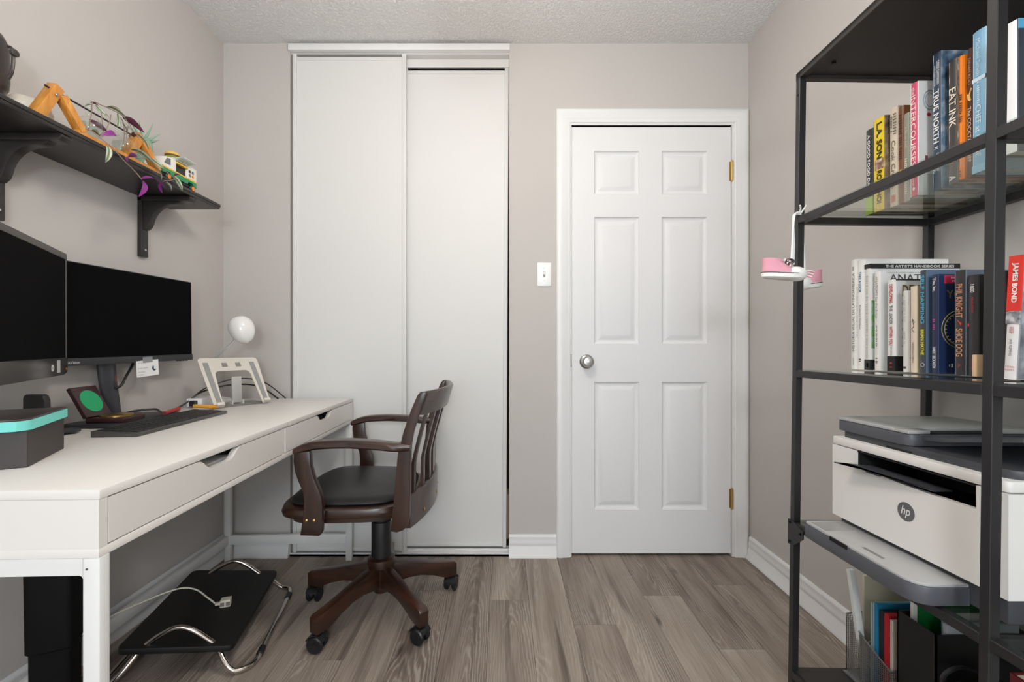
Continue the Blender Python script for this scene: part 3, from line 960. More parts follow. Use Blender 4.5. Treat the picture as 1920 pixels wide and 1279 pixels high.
# upper glass shelf
t = .0222; o = book('slim black cookbook with white title and lime green foot, end of the upper row', .975, 1.1862, t, ZT, .227, .155, cov(46, 46, 48), cov(60, 62, 50), group=G1)
on_spine(o, 'A GOOD FOOD DAY', W_, .140, .145, .0085, t, bold=.01); spine_patch(o, t, 0, .045, ink(160, 190, 60)); on_spine(o, '~DI', ink(160, 190, 60), .058, .012, .008, t)
t = .034; o = book('bright yellow cookbook with bold black title on the upper shelf', .975, 1.1624, t, ZT, .242, .165, cov(236, 205, 30), photo_mat('market_photo', [(70, 60, 50), (150, 130, 100), (205, 190, 160)], 30), group=G1)
on_spine(o, 'L.A. SON', K_, .182, .094, .016, t, -.003, bold=.03); on_spine(o, 'ROY CHOI', K_, .062, .085, .015, t, -.003, bold=.03)
spine_patch(o, t, .108, .134, photo_mat('portrait_photo', [(60, 45, 38), (150, 110, 85), (235, 230, 225)], 60), 'spine_photo', .1, .8); on_spine(o, '~2014', W_, .012, .02, .006, t)
t = .0227; o = book('cream cookbook with grey lettering between yellow and brown books, upper shelf', .980, 1.1183, t, ZT, .248, .17, cov(214, 200, 178), cov(205, 196, 182), group=G1)
on_spine(o, '~BETTER', ink(120, 112, 104), .205, .055, .010, t, -.004); on_spine(o, '~THAN', ink(120, 112, 104), .205, .045, .008, t, .006); on_spine(o, 'Cook Creme', ink(92, 84, 78), .105, .12, .011, t)
spine_patch(o, t, .01, .028, ink(200, 110, 80), 'spine_band', .25, .75)
t = .016; o = book('brown cookbook with an orange fruit on its spine, upper shelf', .980, 1.0953, t, ZT, .240, .17, cov(112, 72, 42), cov(150, 98, 58), group=G1)
on_spine(o, '~A MODERN FEAST', ink(60, 36, 20), .165, .11, .009, t, bold=.01); part(o, 'fruit_print', B().ball((-.0016, t / 2, .078), (.0008, .005, .006), 10), ink(236, 160, 40), world=False)
t = .0155; o = book('pale sage green cookbook with white lettering on the upper shelf', .980, 1.0791, t, ZT, .215, .17, cov(152, 154, 138), cov(160, 160, 146), group=G1)
on_spine(o, '~Healing Foods', ink(226, 226, 216), .06, .09, .0075, t); on_spine(o, '~nature care', ink(200, 200, 188), .155, .05, .005, t)
t = .0202; o = book('white cookbook with raspberry pink spine on the upper shelf', .965, 1.0462, t, ZT, .267, .165, cov(206, 72, 106), cov(238, 238, 236), group=G1)
on_spine(o, 'INTERCOURSES', ink(246, 226, 226), .155, .165, .0115, t); on_spine(o, 'the', ink(246, 226, 226), .248, .016, .008, t); on_spine(o, '~an aphrodisiac', ink(240, 210, 216), .045, .04, .004, t); part(o, 'spine_emblem', B().ball((-.0016, t / 2, .018), (.0006, .003, .004), 8), W_, world=False)
r = B().tube([(.026 + .015 * math.cos(a), -.0005, .222 + .022 * math.sin(a)) for a in [2 * math.pi * k / 24 for k in range(24)]], .0013, 6, closed=True)
r.tube([(.026 + .010 * math.cos(a), -.0005, .222 + .016 * math.sin(a)) for a in [2 * math.pi * k / 24 for k in range(24)]], .0008, 6, closed=True)
part(o, 'cover_emblem', r, ink(150, 160, 164), world=False); part(o, 'red_berry_print', B().ball((.024, -.0003, .188), (.0045, .0006, .0045), 10), ink(190, 50, 60), world=False); on_cover(o, 'I', ink(150, 60, 84), .018, .080, .006, .024)
t = .0208; o = book('tall navy cookbook with bold white title on the upper shelf', .975, 1.0017, t, ZT, .308, .165, cov(44, 62, 86), photo_mat('frosty_photo', [(40, 60, 84), (120, 150, 175), (225, 230, 235)], 26), group=G1)
on_spine(o, 'TRUE NORTH', W_, .165, .120, .0125, t, bold=.015); on_spine(o, 'DEREK DAMMANN', W_, .262, .052, .006, t, -.004); on_spine(o, 'AND CHRIS JOHNS', W_, .258, .046, .0045, t, .004); on_spine(o, 'CANADIAN', W_, .062, .04, .005, t, -.004); on_spine(o, 'COOKING', W_, .058, .04, .005, t, .004); on_spine(o, 'X', W_, .094, .008, .008, t)
t = .0204; o = book('charcoal cookbook with cream hand-drawn title on the upper shelf', .975, .9656, t, ZT, .269, .165, cov(62, 58, 55), photo_mat('tattoo_photo', [(40, 34, 30), (150, 120, 95), (220, 210, 200)], 34), group=G1)
on_spine(o, 'EAT INK', ink(236, 228, 212), .165, .085, .0145, t, bold=.01); on_spine(o, '~RECIPES', ink(190, 120, 60), .055, .035, .006, t); on_spine(o, 'A', W_, .012, .011, .014, t, bold=.02)
t = .0100; o = book('thin orange cookbook with dark lettering on the upper shelf', .968, .9368, t, ZT, .262, .165, cov(240, 132, 24), cov(240, 132, 24), group=G1)
on_spine(o, '~COOL.', ink(60, 34, 20), .150, .06, .006, t, bold=.02); on_spine(o, '~GG', ink(60, 34, 20), .012, .012, .005, t)
t = .0116; o = book('dark brown cocktail book with cream title on the upper shelf', .975, .9264, t, ZT, .270, .165, cov(84, 48, 40), cov(84, 48, 40), group=G1)
on_spine(o, 'The COCKTAIL CHEF', ink(232, 214, 190), .090, .115, .007, t); on_spine(o, 'DINAH KOO', ink(200, 160, 140), .222, .055, .005, t)
part(o, 'peel_print', B().tube(smooth_path([(-.002, .002, .185), (-.002, .006, .172), (-.002, .004, .160), (-.002, .008, .165), (-.002, .009, .175)], 5), .0013, 6), ink(244, 206, 130), world=False)
t = .0251; o = book('tall light blue cookbook beside the middle post of the upper shelf', .965, .9067, t, ZT, .289, .165, cov(130, 182, 214), cov(196, 222, 238), group=G1)
on_spine(o, 'CHEF at HOME', ink(226, 238, 244), .085, .105, .010, t, bold=.01); on_spine(o, 'Michael Smith', ink(214, 230, 240), .235, .075, .008, t); on_spine(o, '~the best of', ink(214, 230, 240), .165, .055, .006, t); spine_patch(o, t, .186, .194, ink(206, 226, 238)); spine_patch(o, t, .0, .016, ink(150, 196, 222))
t = .0300; o = book('dark covered book with white spine and sky blue top, right of the middle post', .930, .8260, t, ZT, .240, .19, cov(236, 236, 238), cov(58, 64, 74), group=G1)
cover_patch(o, 0, .19, .222, .240, ink(96, 176, 216), 'cover_band')
b_ = B().prism([(.010, .212), (.080, .222), (.08, .212), (.026, .170), (.018, .170)], -.0006, .0005, 'Y'); part(o, 'cover_shield', b_, ink(232, 228, 216), world=False)
b_ = B().prism([(.012, .213), (.080, .223), (.08, .229), (.030, .221)], -.0008, .0005, 'Y'); part(o, 'cover_banner', b_, ink(206, 40, 60), world=False)
on_cover(o, 'JG', K_, .040, .194, .024, .018, bold=.03); cover_patch(o, .025, .07, .150, .172, ink(220, 222, 226), 'cover_photo')
for i, (px, pz) in enumerate(((.030, .060), (.060, .090), (.080, .05))):
    cover_patch(o, px, px + .006, pz, pz + .008, ink(214, 216, 220), 'cover_photo')
# loose twine-tied packet standing behind the navy book
tp = thing('twine_packet', 'brown paper packet tied with jute twine behind the navy cookbook', 'packet', (1.06, 1.008, ZT))
part(tp, 'paper_body', B().box(1.02, 1.10, 1.0045, 1.022, ZT, ZT + .285, .003), mat('kraft_paper', rgb(160, 130, 92), rough=0.8))
part(tp, 'twine', B().tube(smooth_path([(1.030, 1.0015, ZT + .22), (1.026, 1.0015, ZT + .26), (1.036, 1.001, ZT + .292), (1.062, 1.006, ZT + .300)], 6), .003, 8).tube(smooth_path([(1.036, 1.0015, ZT + .22), (1.034, 1.0005, ZT + .255), (1.030, 1.0015, ZT + .285)], 6), .0025, 8), mat('jute_twine', rgb(196, 168, 120), rough=0.9, bump=.5))

# middle glass shelf
t = .0194; o = book('tall white history book, leftmost on the middle glass shelf', .920, 1.1677, t, ZM, .288, .215, cov(240, 238, 232), cov(240, 238, 232), group=G2)
on_spine(o, 'HISTORIA VISUAL DE LATINOAMERICA', ink(96, 96, 98), .150, .205, .0085, t, way=UPW); on_spine(o, '~de', ink(120, 120, 120), .264, .010, .006, t, way=UPW); on_spine(o, '~Vista', ink(120, 120, 120), .02, .018, .003, t, way=UPW)
t = .0235; o = book('tall white book with blue and black spine title, second on the middle shelf', .920, 1.1480, t, ZM, .283, .215, cov(240, 239, 236), cov(242, 241, 238), group=G2)
on_spine(o, 'TAKE A LOOK', ink(56, 108, 150), .225, .053, .0085, t, bold=.02); on_spine(o, 'Rosemary Davidson', ink(50, 50, 52), .135, .062, .006, t); on_spine(o, '~An Introduction to the Experience of Art', ink(110, 108, 104), .150, .13, .0028, t, .009); on_spine(o, '~H', ink(80, 80, 80), .024, .008, .007, t)
t = .0175; o = book('pale grey art handbook with black band across its cover, middle shelf', .920, 1.1225, t, ZM, .267, .224, cov(222, 220, 214), cov(240, 240, 240), group=G2)
on_spine(o, '~THE ART OF LANDSCAPE DRAWING', ink(176, 172, 164), .160, .155, .006, t); on_spine(o, '~Robert Hale', ink(150, 146, 140), .055, .05, .004, t)
spine_patch(o, t, .256, .2672, ink(34, 34, 36)); spine_patch(o, t, 0, .026, ink(36, 36, 38)); cover_patch(o, 0, .224, .2545, .2672, ink(34, 34, 36), 'cover_band')
on_cover(o, "THE ARTIST'S HANDBOOK SERIES", W_, .122, .2608, .172, .0068, bold=.015); cover_patch(o, .001, .030, .055, .175, photo_mat('meadow_photo', [(60, 110, 60), (130, 180, 120), (205, 215, 225)], 30)); cover_patch(o, .001, .05, .0, .026, ink(36, 36, 38), 'cover_band')
spine_patch(o, t, .006, .018, W_, 'spine_logo', .35, .6)
t = .0165; o = book('white anatomy drawing book with large grey cover lettering, middle shelf', .920, 1.0937, t, ZM, .243, .222, cov(232, 230, 226), cov(242, 242, 240), group=G2)
on_spine(o, 'ANATOMY for the Artist', ink(140, 138, 134), .180, .105, .007, t); on_spine(o, '~DRAWING THE FIGURE', ink(120, 118, 114), .085, .052, .005, t); on_spine(o, '~Caslon', ink(60, 60, 62), .022, .018, .006, t)
on_cover(o, 'ANATOMY', ink(64, 64, 68), .092, .2270, .140, .0180); on_cover(o, 'for', ink(110, 110, 112), .030, .196, .020, .016); on_cover(o, '~B A R C S A Y', ink(190, 188, 184), .080, .2400, .130, .003)
t = .0215; o = book('white leadership book with red spine title and gold cover letters, middle shelf', .920, 1.0556, t, ZM, .217, .150, cov(240, 240, 238), cov(242, 242, 242), group=G2)
on_spine(o, 'DEVELOPING', ink(196, 48, 54), .184, .045, .0085, t, bold=.02); on_spine(o, 'THE LEADER', ink(60, 70, 84), .134, .045, .008, t, bold=.01); on_spine(o, 'WITHIN YOU', ink(196, 48, 54), .084, .045, .0085, t, bold=.02); on_spine(o, 'JOHN C. MAXWELL', ink(70, 70, 74), .048, .022, .006, t)
spine_patch(o, t, 0, .036, ink(24, 24, 26)); cover_patch(o, 0, .15, 0, .036, ink(24, 24, 26), 'cover_band'); cover_patch(o, 0, .15, .214, .2172, ink(40, 40, 42), 'cover_edge')
on_cover(o, 'DEVELOPING', ink(120, 100, 44), .078, .190, .128, .028, bold=.02); on_cover(o, 'JOHN', ink(206, 40, 50), .034, .022, .030, .014, bold=.03); on_spine(o, '~ty', ink(206, 40, 50), .015, .012, .008, t)
for i in range(6):
    on_cover(o, ('~a', '~b', '~c', '~d', '~e', '~f')[i], ink(200, 196, 198), .022, .160 - i * .02, .018, .007)
t = .012; o = book('slim white book with faint grey spine letters, middle shelf', .916, 1.0115, t, ZM, .186, .13, cov(228, 226, 222), cov(224, 220, 216), group=G2)
on_spine(o, '~THE PROPHET SPEAKS', ink(196, 194, 190), .145, .06, .005, t); on_spine(o, '~AFTER', ink(170, 168, 164), .078, .03, .005, t)
spine_patch(o, t, .008, .013, ink(90, 84, 80), 'spine_mark', .25, .75)
t = .0165; o = book('short cream paperback with a handwritten mark on its spine, middle shelf', .920, .9972, t, ZM, .194, .13, cov(226, 212, 192), cov(206, 182, 150), group=G2, hard=False)
part(o, 'signature_print', B().tube(smooth_path([(-.0022, .004, .112), (-.0022, .010, .120), (-.0022, .006, .104), (-.0022, .011, .098), (-.0022, .005, .090)], 5), .0005, 5), ink(50, 48, 46), world=False)
on_spine(o, '~essays', ink(160, 146, 128), .045, .045, .004, t)
t = .016; o = book('dark slate book with turquoise and yellow spine letters on the middle shelf', .920, .9743, t, ZM, .226, .185, cov(64, 70, 80), cov(92, 116, 142), group=G2)
on_spine(o, 'SELF MAPPING', ink(84, 176, 206), .162, .106, .0085, t, bold=.015); on_spine(o, 'BRIAN MAYNE', ink(226, 220, 40), .068, .056, .0075, t, bold=.02)
part(o, 'spine_logo', B().tube([(-.0022, t / 2 + .004 * math.cos(a), .018 + .004 * math.sin(a)) for a in [2 * math.pi * k / 14 for k in range(14)]], .0006, 6, closed=True), ink(190, 196, 204), world=False)
t = .0152; o = book('navy business book with gold clock face on the cover, middle shelf', .920, .9476, t, ZM, .212, .165, cov(38, 44, 70), cov(34, 52, 92), group=G2)
on_spine(o, 'You, Inc.', W_, .190, .030, .0075, t, bold=.015); on_spine(o, '~BECKWITH', ink(190, 70, 150), .105, .024, .006, t); on_spine(o, 'HARRY BECKWITH', ink(226, 228, 232), .035, .045, .007, t, bold=.01)
cover_patch(o, .012, .090, .192, .209, ink(214, 40, 84), 'cover_sticker'); on_cover(o, '~THE SELLER', W_, .042, .204, .034, .004); on_cover(o, '~Bestselling', W_, .042, .197, .030, .0035)
on_cover(o, 'YOU,', ink(140, 126, 60), .044, .168, .058, .020, bold=.01)
for rr in (.040, .034):
    part(o, 'clock_print', B().tube([(.046 + rr * math.cos(a), -.0006, .095 + rr * math.sin(a)) for a in [2 * math.pi * k / 40 for k in range(40)]], .0007, 5, closed=True), ink(170, 156, 90), world=False)
cl = B()
for k in range(24):
    a = 2 * math.pi * k / 24
    cl.tube([(.046 + .030 * math.cos(a), -.0006, .095 + .030 * math.sin(a)), (.046 + .033 * math.cos(a), -.0006, .095 + .033 * math.sin(a))], .0008, 4)
part(o, 'clock_print', cl, ink(200, 190, 130), world=False); on_cover(o, '~With', W_, .034, .018, .026, .008, bold=.01)
t = .0225; o = book('dark book with tan spine letters and red tick, middle shelf near the post', .920, .8993, t, ZM, .211, .165, cov(50, 48, 50), cov(100, 110, 124), group=G2)
on_spine(o, 'PHIL KNIGHT', ink(206, 146, 106), .150, .068, .0125, t, bold=.01); on_spine(o, 'SHOE DOG', ink(214, 156, 116), .066, .056, .0125, t, bold=.01)
part(o, 'red_tick_print', B().prism([(.008, .106), (.0155, .112), (.010, .104), (.0085, .100), (.0065, .104)], -.0028, -.0015, 'X'), ink(214, 60, 44), world=False); on_spine(o, 'A', ink(206, 60, 50), .020, .008, .005, t)
t = .0205; o = book('black thriller with small white and red spine letters beside the middle post', .920, .8734, t, ZM, .198, .150, cov(52, 48, 50), cov(30, 30, 32), group=G2)
on_spine(o, '1000', ink(230, 228, 226), .172, .016, .008, t, bold=.02); on_spine(o, '~STEPS', ink(170, 40, 44), .140, .030, .005, t); on_spine(o, '~NOVEL', ink(170, 40, 44), .022, .022, .005, t); part(o, 'red_dot_print', B().ball((-.0016, t - .002, .10), (.0008, .002, .004), 8), ink(190, 40, 66), world=False)
single('wood_block', B().box(.905, .990, .8436, .8518, ZM, ZM + .042, .0008), mat('pale_wood', rgb(222, 188, 150), rough=.6, var=.1), 'small pale wooden block beside the middle post', 'block')
t = .0200; o = book('red and white paperback leaning on the middle shelf right of the post', .872, .7690, t, ZM, .212, .13, cov(236, 234, 234), cov(150, 152, 156), lean=.05, group=G2, hard=False)
spine_patch(o, t, .118, .2121, ink(222, 52, 40), y0=-.01, y1=1.01); on_spine(o, 'JAMES BOND', W_, .166, .068, .0105, t, bold=.03); on_spine(o, '001', ink(196, 70, 84), .085, .006, .012, t, way=((0, -1, 0), (0, 0, 1)))
spine_patch(o, t, .096, .117, photo_mat('comic_print', [(60, 60, 66), (160, 160, 166), (226, 226, 228)], 90), 'spine_photo'); on_spine(o, 'IAN FLEMING', ink(90, 90, 96), .055, .028, .004, t); on_spine(o, 'TITAN', ink(196, 70, 84), .022, .014, .003, t, way=((0, -1, 0), (0, 0, 1))); on_spine(o, 'BOOKS', ink(196, 70, 84), .017, .014, .003, t, way=((0, -1, 0), (0, 0, 1)))
cover_patch(o, .002, .128, .002, .20, photo_mat('comic_cover', [(50, 52, 58), (130, 134, 140), (214, 216, 220)], 22))
t = .012; o = book('dark paperback with red spine lettering hidden behind the leaning red and white book', .880, .7830, t, ZM, .190, .13, cov(60, 44, 44), cov(50, 40, 40), group=G2, hard=False)
on_spine(o, '~CASINO NIGHTS', ink(190, 60, 60), .12, .09, .006, t)

# ------------------------------------------------------------------ printer on the lower glass shelf
PWH = mat('printer_white', rgb(230, 228, 224), rough=.42, var=.01)
PGR = mat('printer_grey', rgb(84, 86, 92), rough=.40, var=.03)
PDK = mat('printer_dark', rgb(66, 67, 72), rough=.45, var=.03)
PLG = mat('printer_light_grey', rgb(178, 178, 178), rough=.35, var=.02)
PBK = mat('printer_black_cavity', rgb(14, 14, 15), rough=.7)
pr = thing('printer', 'white and grey laser printer with fold-out paper tray on the glass shelf', 'printer', (.97, .91, .526))
PXF = .820; PYN, PYF = .716, 1.100; PXB = 1.110
def rr_plan(x0, x1, y0, y1, r_near_front, r_far_front, n=5):
    """rounded plan (front corners only)"""
    pts = [(x1, y1)]
    for i in range(n + 1):
        a = math.radians(90 + 90 * i / n); pts.append((x0 + r_far_front + r_far_front * math.cos(a), y1 - r_far_front + r_far_front * math.sin(a)))
    for i in range(n + 1):
        a = math.radians(180 + 90 * i / n); pts.append((x0 + r_near_front + r_near_front * math.cos(a), y0 + r_near_front + r_near_front * math.sin(a)))
    pts.append((x1, y0))
    return pts
# body with the output slot cut out of the front: pieces around the opening, lower lip dipping in the middle
S0, S1, SZ = .765, 1.026, .749
b = B().box(PXF, PXB, PYN, PYF, .576, .690)
b.box(PXF, PXB, S1, PYF, .690, .7495).box(PXF, PXB, PYN, S0, .690, .7495).box(PXF + .13, PXB, S0, S1, .690, .7495)
bmesh.ops.remove_doubles(b.bm, verts=b.bm.verts, dist=1e-5)
lip = [(S0, .690), (S0, .708)] + [(S0 + (S1 - S0) * i / 10, .708 + .007 * (i / 10) - .004 * math.sin(math.pi * i / 10)) for i in range(1, 11)] + [(S1, .690)]
b.prism(lip, PXF, PXF + .010, 'X')
part(pr, 'body', b, PWH)
part(pr, 'output_slot', B().box(PXF + .012, PXF + .13, S0 + .001, S1 - .001, .6905, .693).box(PXF + .126, PXF + .1295, S0 + .001, S1 - .001, .693, .749).box(PXF + .004, PXF + .126, S1 - .004, S1 - .001, .693, .749).box(PXF + .004, PXF + .126, S0 + .001, S0 + .003, .700, .749).box(PXF + .003, PXF + .126, S0, S1, .7465, .7495), PBK)
# output catch flap sticking out of the slot
part(pr, 'paper_catch', B().prism([(PXF + .03, 1.015), (PXF - .034, 1.040), (PXF - .036, 1.047), (PXF - .014, 1.035), (PXF - .006, .835), (PXF + .03, .835)], .7155, .7180, 'Z').box(PXF - .012, PXF - .004, .95, .985, .711, .7160), PDK)
part(pr, 'lid_frame', B().prism(rr_plan(PXF, PXB, PYN, PYF, .010, .004), .7515, .770, 'Z', bev=.002), PWH)
part(pr, 'scanner_bed', B().prism(rr_plan(PXF + .018, PXB, PYN + .004, PYF - .014, .03, .004), .769, .785, 'Z', bev=.002), PDK)
adf = B().prism(rr_plan(PXF + .010, PXB - .01, .905, PYF - .006, .022, .004), .786, .811, 'Z', bev=.002)
part(pr, 'document_feeder', adf, PGR)
part(pr, 'feeder_lid', B().prism(rr_plan(PXF + .009, PXB - .012, .935, PYF - .005, .004, .004), .8115, .8195, 'Z', bev=.002).box(PXF + .009, PXF + .055, .903, .936, .8115, .819, .002).box(PXF + .2, PXB - .012, .903, .936, .8115, .819, .002), PLG)
part(pr, 'feeder_mouth', B().box(PXF + .056, PXF + .199, .904, .934, .8111, .8125), PBK)
tray = B().prism([(.918, .805), (.86, .812), (.79, .826), (.73, .836), (.73, .831), (.79, .819), (.86, .804), (.918, .797)], PXF + .040, PXB - .02, 'X')
part(pr, 'feeder_tray', tray, PGR)
part(pr, 'scan_handle', B().box(PXF + .0175, PXF + .020, .905, .965, .7705, .775), PBK)
# paper input tray folded out below
part(pr, 'lower_base', B().box(PXF + .012, PXB, PYN + .01, PYF - .012, .530, .576, .003), PDK)
def tray_plan(g):
    return [(PXF + .012, 1.082 - g), (.740 + g, 1.082 - g)] + [(.736 + g, 1.078 - g)] + \
           [(.736 + .036 - (.036 - g) * math.cos(math.radians(a)), .786 + .036 - (.036 - g) * math.sin(math.radians(a))) for a in range(0, 91, 15)] + [(PXF + .012, .786 + g)]
it = part(pr, 'input_tray', B().prism(tray_plan(0), .5265, .559, 'Z', bev=.0015), PGR)
part(it, 'tray_cover', B().prism(tray_plan(.002), .5592, .565, 'Z', bev=.001), PLG)
part(it, 'tray_window', B().box(.745, PXF - .008, 1.020, 1.070, .5648, .5656), mat('printer_silver', rgb(150, 150, 150), rough=.25, var=.1))
part(it, 'tray_latch', B().box(.7345, .7365, .945, .995, .555, .5635), PBK)
part(it, 'tray_marks', B().box(.758, .766, .885, .935, .5648, .5653), mat('tray_print', rgb(120, 120, 122), rough=.5))
for y in (PYN + .04, PYF - .04):
    for x in (PXF + .04, PXB - .04):
        part(pr, 'foot', B().cyl((x, y, .525), (x, y, .532), .012, seg=14), PBK)
# oval maker's badge on the front
bd = B()
bd.cyl((PXF - .0008, .8985, .654), (PXF + .002, .8985, .654), .0190, seg=28)
bg_ = part(pr, 'badge', bd, mat('badge_grey', rgb(98, 98, 102), rough=.4), label='round grey badge with white letters')
lettering(bg_, 'hp', mat('badge_white', rgb(232, 230, 226), rough=.4), (PXF - .0013, .8985, .6535), (0, -1, 0), (0, 0, 1), .021, .024, shear=.25, bold=.01)

# ------------------------------------------------------------------ hanging baby sneakers
PINK = mat('pink_canvas', rgb(226, 160, 176), rough=.85, bump=.2, bscale=500)
RUB = mat('white_rubber', rgb(236, 234, 230), rough=.5, var=.02)
LACE = mat('white_lace', rgb(238, 238, 234), rough=.8)
def sneaker(label, loc, rz, pitch, k=1.15):
    o = thing('baby_sneaker', label, 'shoe', loc, rz, 'pair of pink baby sneakers hanging on the shelf post')
    o.matrix_basis = Matrix.Translation(loc) @ Matrix.Rotation(rz, 4, 'Z') @ Matrix.Rotation(pitch, 4, 'Y') @ Matrix.Scale(k, 4)
    L = .088
    def plan(g, z, n=28):
        pts = []
        for k in range(n):
            a = 2 * math.pi * k / n; c, s = math.cos(a), math.sin(a)
            x = c * (L / 2 + g); w = .0185 + .004 * max(-.3, c) + g
            pts.append((x, s * w, z + .006 * max(0, c - .4)))
        return pts
    part(o, 'sole', B().loft([plan(-.004, -.003), plan(.001, 0), plan(.002, .006), plan(.001, .011)]), RUB, world=False)
    part(o, 'sole_stripe', B().loft([plan(.0026, .0085), plan(.0028, .0093), plan(.0024, .0101)]), ink(40, 40, 48), world=False)
    up_ = []
    for (z, xf, xb, w) in ((.010, .030, -.045, .018), (.018, .024, -.046, .017), (.026, .008, -.046, .0155), (.034, -.004, -.047, .0145), (.041, -.008, -.049, .0145)):
        c = (xf + xb) / 2; hx = (xf - xb) / 2
        up_.append([(c + hx * math.cos(2 * math.pi * k / 20), w * math.sin(2 * math.pi * k / 20), z) for k in range(20)])
    part(o, 'canvas_upper', B().loft(up_, cap=True), PINK, world=False)
    part(o, 'toe_cap', B().ball((.024, 0, .011), (.0235, .020, .0165), 16), RUB, world=False)
    tg = B()
    for i in range(4):
        x = .014 - i * .006; z = .023 + i * .0055
        tg.tube(smooth_path([(x - .002, -.013, z - .003), (x + .003, 0, z + .003), (x - .002, .013, z - .003)], 5), .0016, 6)
    part(o, 'laces', tg, LACE, world=False)
    part(o, 'tongue', B().box(-.010, .012, -.008, .008, .020, .024, .001, M=Matrix.Rotation(math.radians(38), 4, 'Y')), LACE, world=False)
    return o
SN1 = (.722, 1.140, 1.170); SN2 = (.862, 1.246, 1.160)
sneaker('pink baby sneaker with white toe cap hanging in front of the shelf post', SN1, math.radians(-12), math.radians(6))
sneaker('pink baby sneaker hanging behind the shelf post, heel to the right', SN2, math.radians(205), math.radians(8))
lc = B()
lc.tube(smooth_path([(.748, 1.140, 1.205), (.756, 1.150, 1.26), (.766, 1.168, 1.33), (.778, 1.178, 1.347), (.792, 1.176, 1.347)], 6), .0028, 8)
lc.tube(smooth_path([(.740, 1.135, 1.205), (.752, 1.148, 1.28), (.768, 1.165, 1.34), (.786, 1.170, 1.35)], 6), .0026, 8)
lc.tube(smooth_path([(.838, 1.228, 1.20), (.830, 1.220, 1.27), (.816, 1.206, 1.335), (.806, 1.192, 1.349), (.792, 1.178, 1.347)], 6), .0026, 8)
lc.tube(smooth_path([(.786, 1.172, 1.349), (.782, 1.162, 1.358), (.776, 1.156, 1.364)], 5), .002, 6)
lc.tube(smooth_path([(.790, 1.172, 1.349), (.795, 1.166, 1.360), (.797, 1.162, 1.366)], 5), .002, 6)
lcs = single('shoe_laces', lc, LACE, 'white shoelaces looped over the shelf rail carrying the sneakers', 'laces')
bl = B().ball((.736, 1.136, 1.212), (.012, .010, .0085), 14)
single('jingle_bell', bl, mat('bell_silver', rgb(150, 140, 140), rough=.2, metal=1.0), 'small silver bell tied to the hanging shoelaces', 'bell')

# ------------------------------------------------------------------ lowest shelf: mesh file, folders, magazine file, bag, books
ZB = .1245
MESHM = mat('silver_wire', rgb(172, 172, 172), rough=.3, metal=.9)
mf = thing('mesh_file_holder', 'silver wire mesh desk file with two stepped compartments on the lowest shelf', 'file holder', (.99, 1.10, ZB))
def wire_panel(x0, x1, y0, y1, z0, z1f, pitch=.0052, r=.00055):
    """square wire grid standing on z0; either x0==x1 or y0==y1; z1f gives the upper edge at 0..1"""
    verts = []; faces = []
    L = (y1 - y0) if x0 == x1 else (x1 - x0)
    n = int(L / pitch)
    def bar(a, c):
        a = Vector(a); c = Vector(c); d = (c - a).normalized()
        s = Vector((0, 0, 1)) if abs(d.z) < .8 else Vector((1, 0, 0)) if y0 == y1 else Vector((0, 1, 0))
        q = d.cross(s).normalized()
        k = len(verts)
        for p in (a, c):
            for (u, v) in ((-1, -1), (1, -1), (1, 1), (-1, 1)):
                verts.append(tuple(p + s * u * r + q * v * r))
        for i in range(4):
            j = (i + 1) % 4
            faces.append((k + i, k + j, k + 4 + j, k + 4 + i))
    def P(u, z):
        return (x0, y0 + u * L, z) if x0 == x1 else (x0 + u * L, y0, z)
    for i in range(n + 1):
        u = i / n
        bar(P(u, z0), P(u, z1f(u)))
    zmax = max(z1f(i / 20) for i in range(21))
    m = int((zmax - z0) / pitch)
    for j in range(m):
        z = z0 + j * pitch
        us = [i / 40 for i in range(41) if z1f(i / 40) >= z]
        if us:
            bar(P(us[0], z), P(us[-1], z))
    return verts, faces
def add_panel(parent, args, rim=True):
    x0, x1, y0, y1, z0, f = args
    v, fc = wire_panel(*args)
    b = B(); 
    me = bpy.data.meshes.new('wire_mesh'); me.from_pydata(v, [], fc); me.materials.append(MESHM)
    o = bpy.data.objects.new('wire_mesh', me); COL.objects.link(o); o.parent = parent; me.transform(parent.matrix_basis.inverted()); o['kind'] = 'stuff'
    if rim:
        L = (y1 - y0) if x0 == x1 else (x1 - x0)
        pts = [((x0, y0 + L * i / 12, f(i / 12)) if x0 == x1 else (x0 + L * i / 12, y0, f(i / 12))) for i in range(13)]
        part(parent, 'rim', B().tube(pts, .0022, 8), MESHM)
def sideA(u): return ZB + .115 + .028 * (u ** 1.5)
def sideB(u): return ZB + .118 + .016 * u
add_panel(mf, (.916, .916, 1.112, 1.178, ZB + .003, lambda u: ZB + .118 + .036 * u))
add_panel(mf, (.905, .905, 1.030, 1.110, ZB + .003, lambda u: ZB + .104 + .028 * u))
add_panel(mf, (.905, 1.10, 1.030, 1.030, ZB + .003, lambda u: ZB + .104 + .05 * u))
add_panel(mf, (.916, 1.10, 1.111, 1.111, ZB + .003, lambda u: ZB + .12 + .05 * u))
add_panel(mf, (.916, 1.10, 1.178, 1.178, ZB + .003, lambda u: ZB + .154 + .02 * u))
part(mf, 'base_plate', B().box(.905, 1.10, 1.030, 1.178, ZB, ZB + .003), MESHM)
def folder(label, col, x0, x1, y0, y1, h, lean=0.0, name='folder', rough=.6, z=ZB + .0035):
    M = Matrix.Translation((x0, y0, z)) @ Matrix.Rotation(lean, 4, 'X')
    b = B().box(0, x1 - x0, 0, y1 - y0, 0, h, .0008, M=M, seg=1)
    return single(name, b, mat('folder_%d_%d_%d' % col, rgb(*col), rough=rough, var=.04), label, 'folder', 'folders in the wire mesh file')
folder('clear sleeve of cream paper tilted in the rear mesh compartment', (214, 204, 184), .94, 1.095, 1.150, 1.157, .265, 0.0)
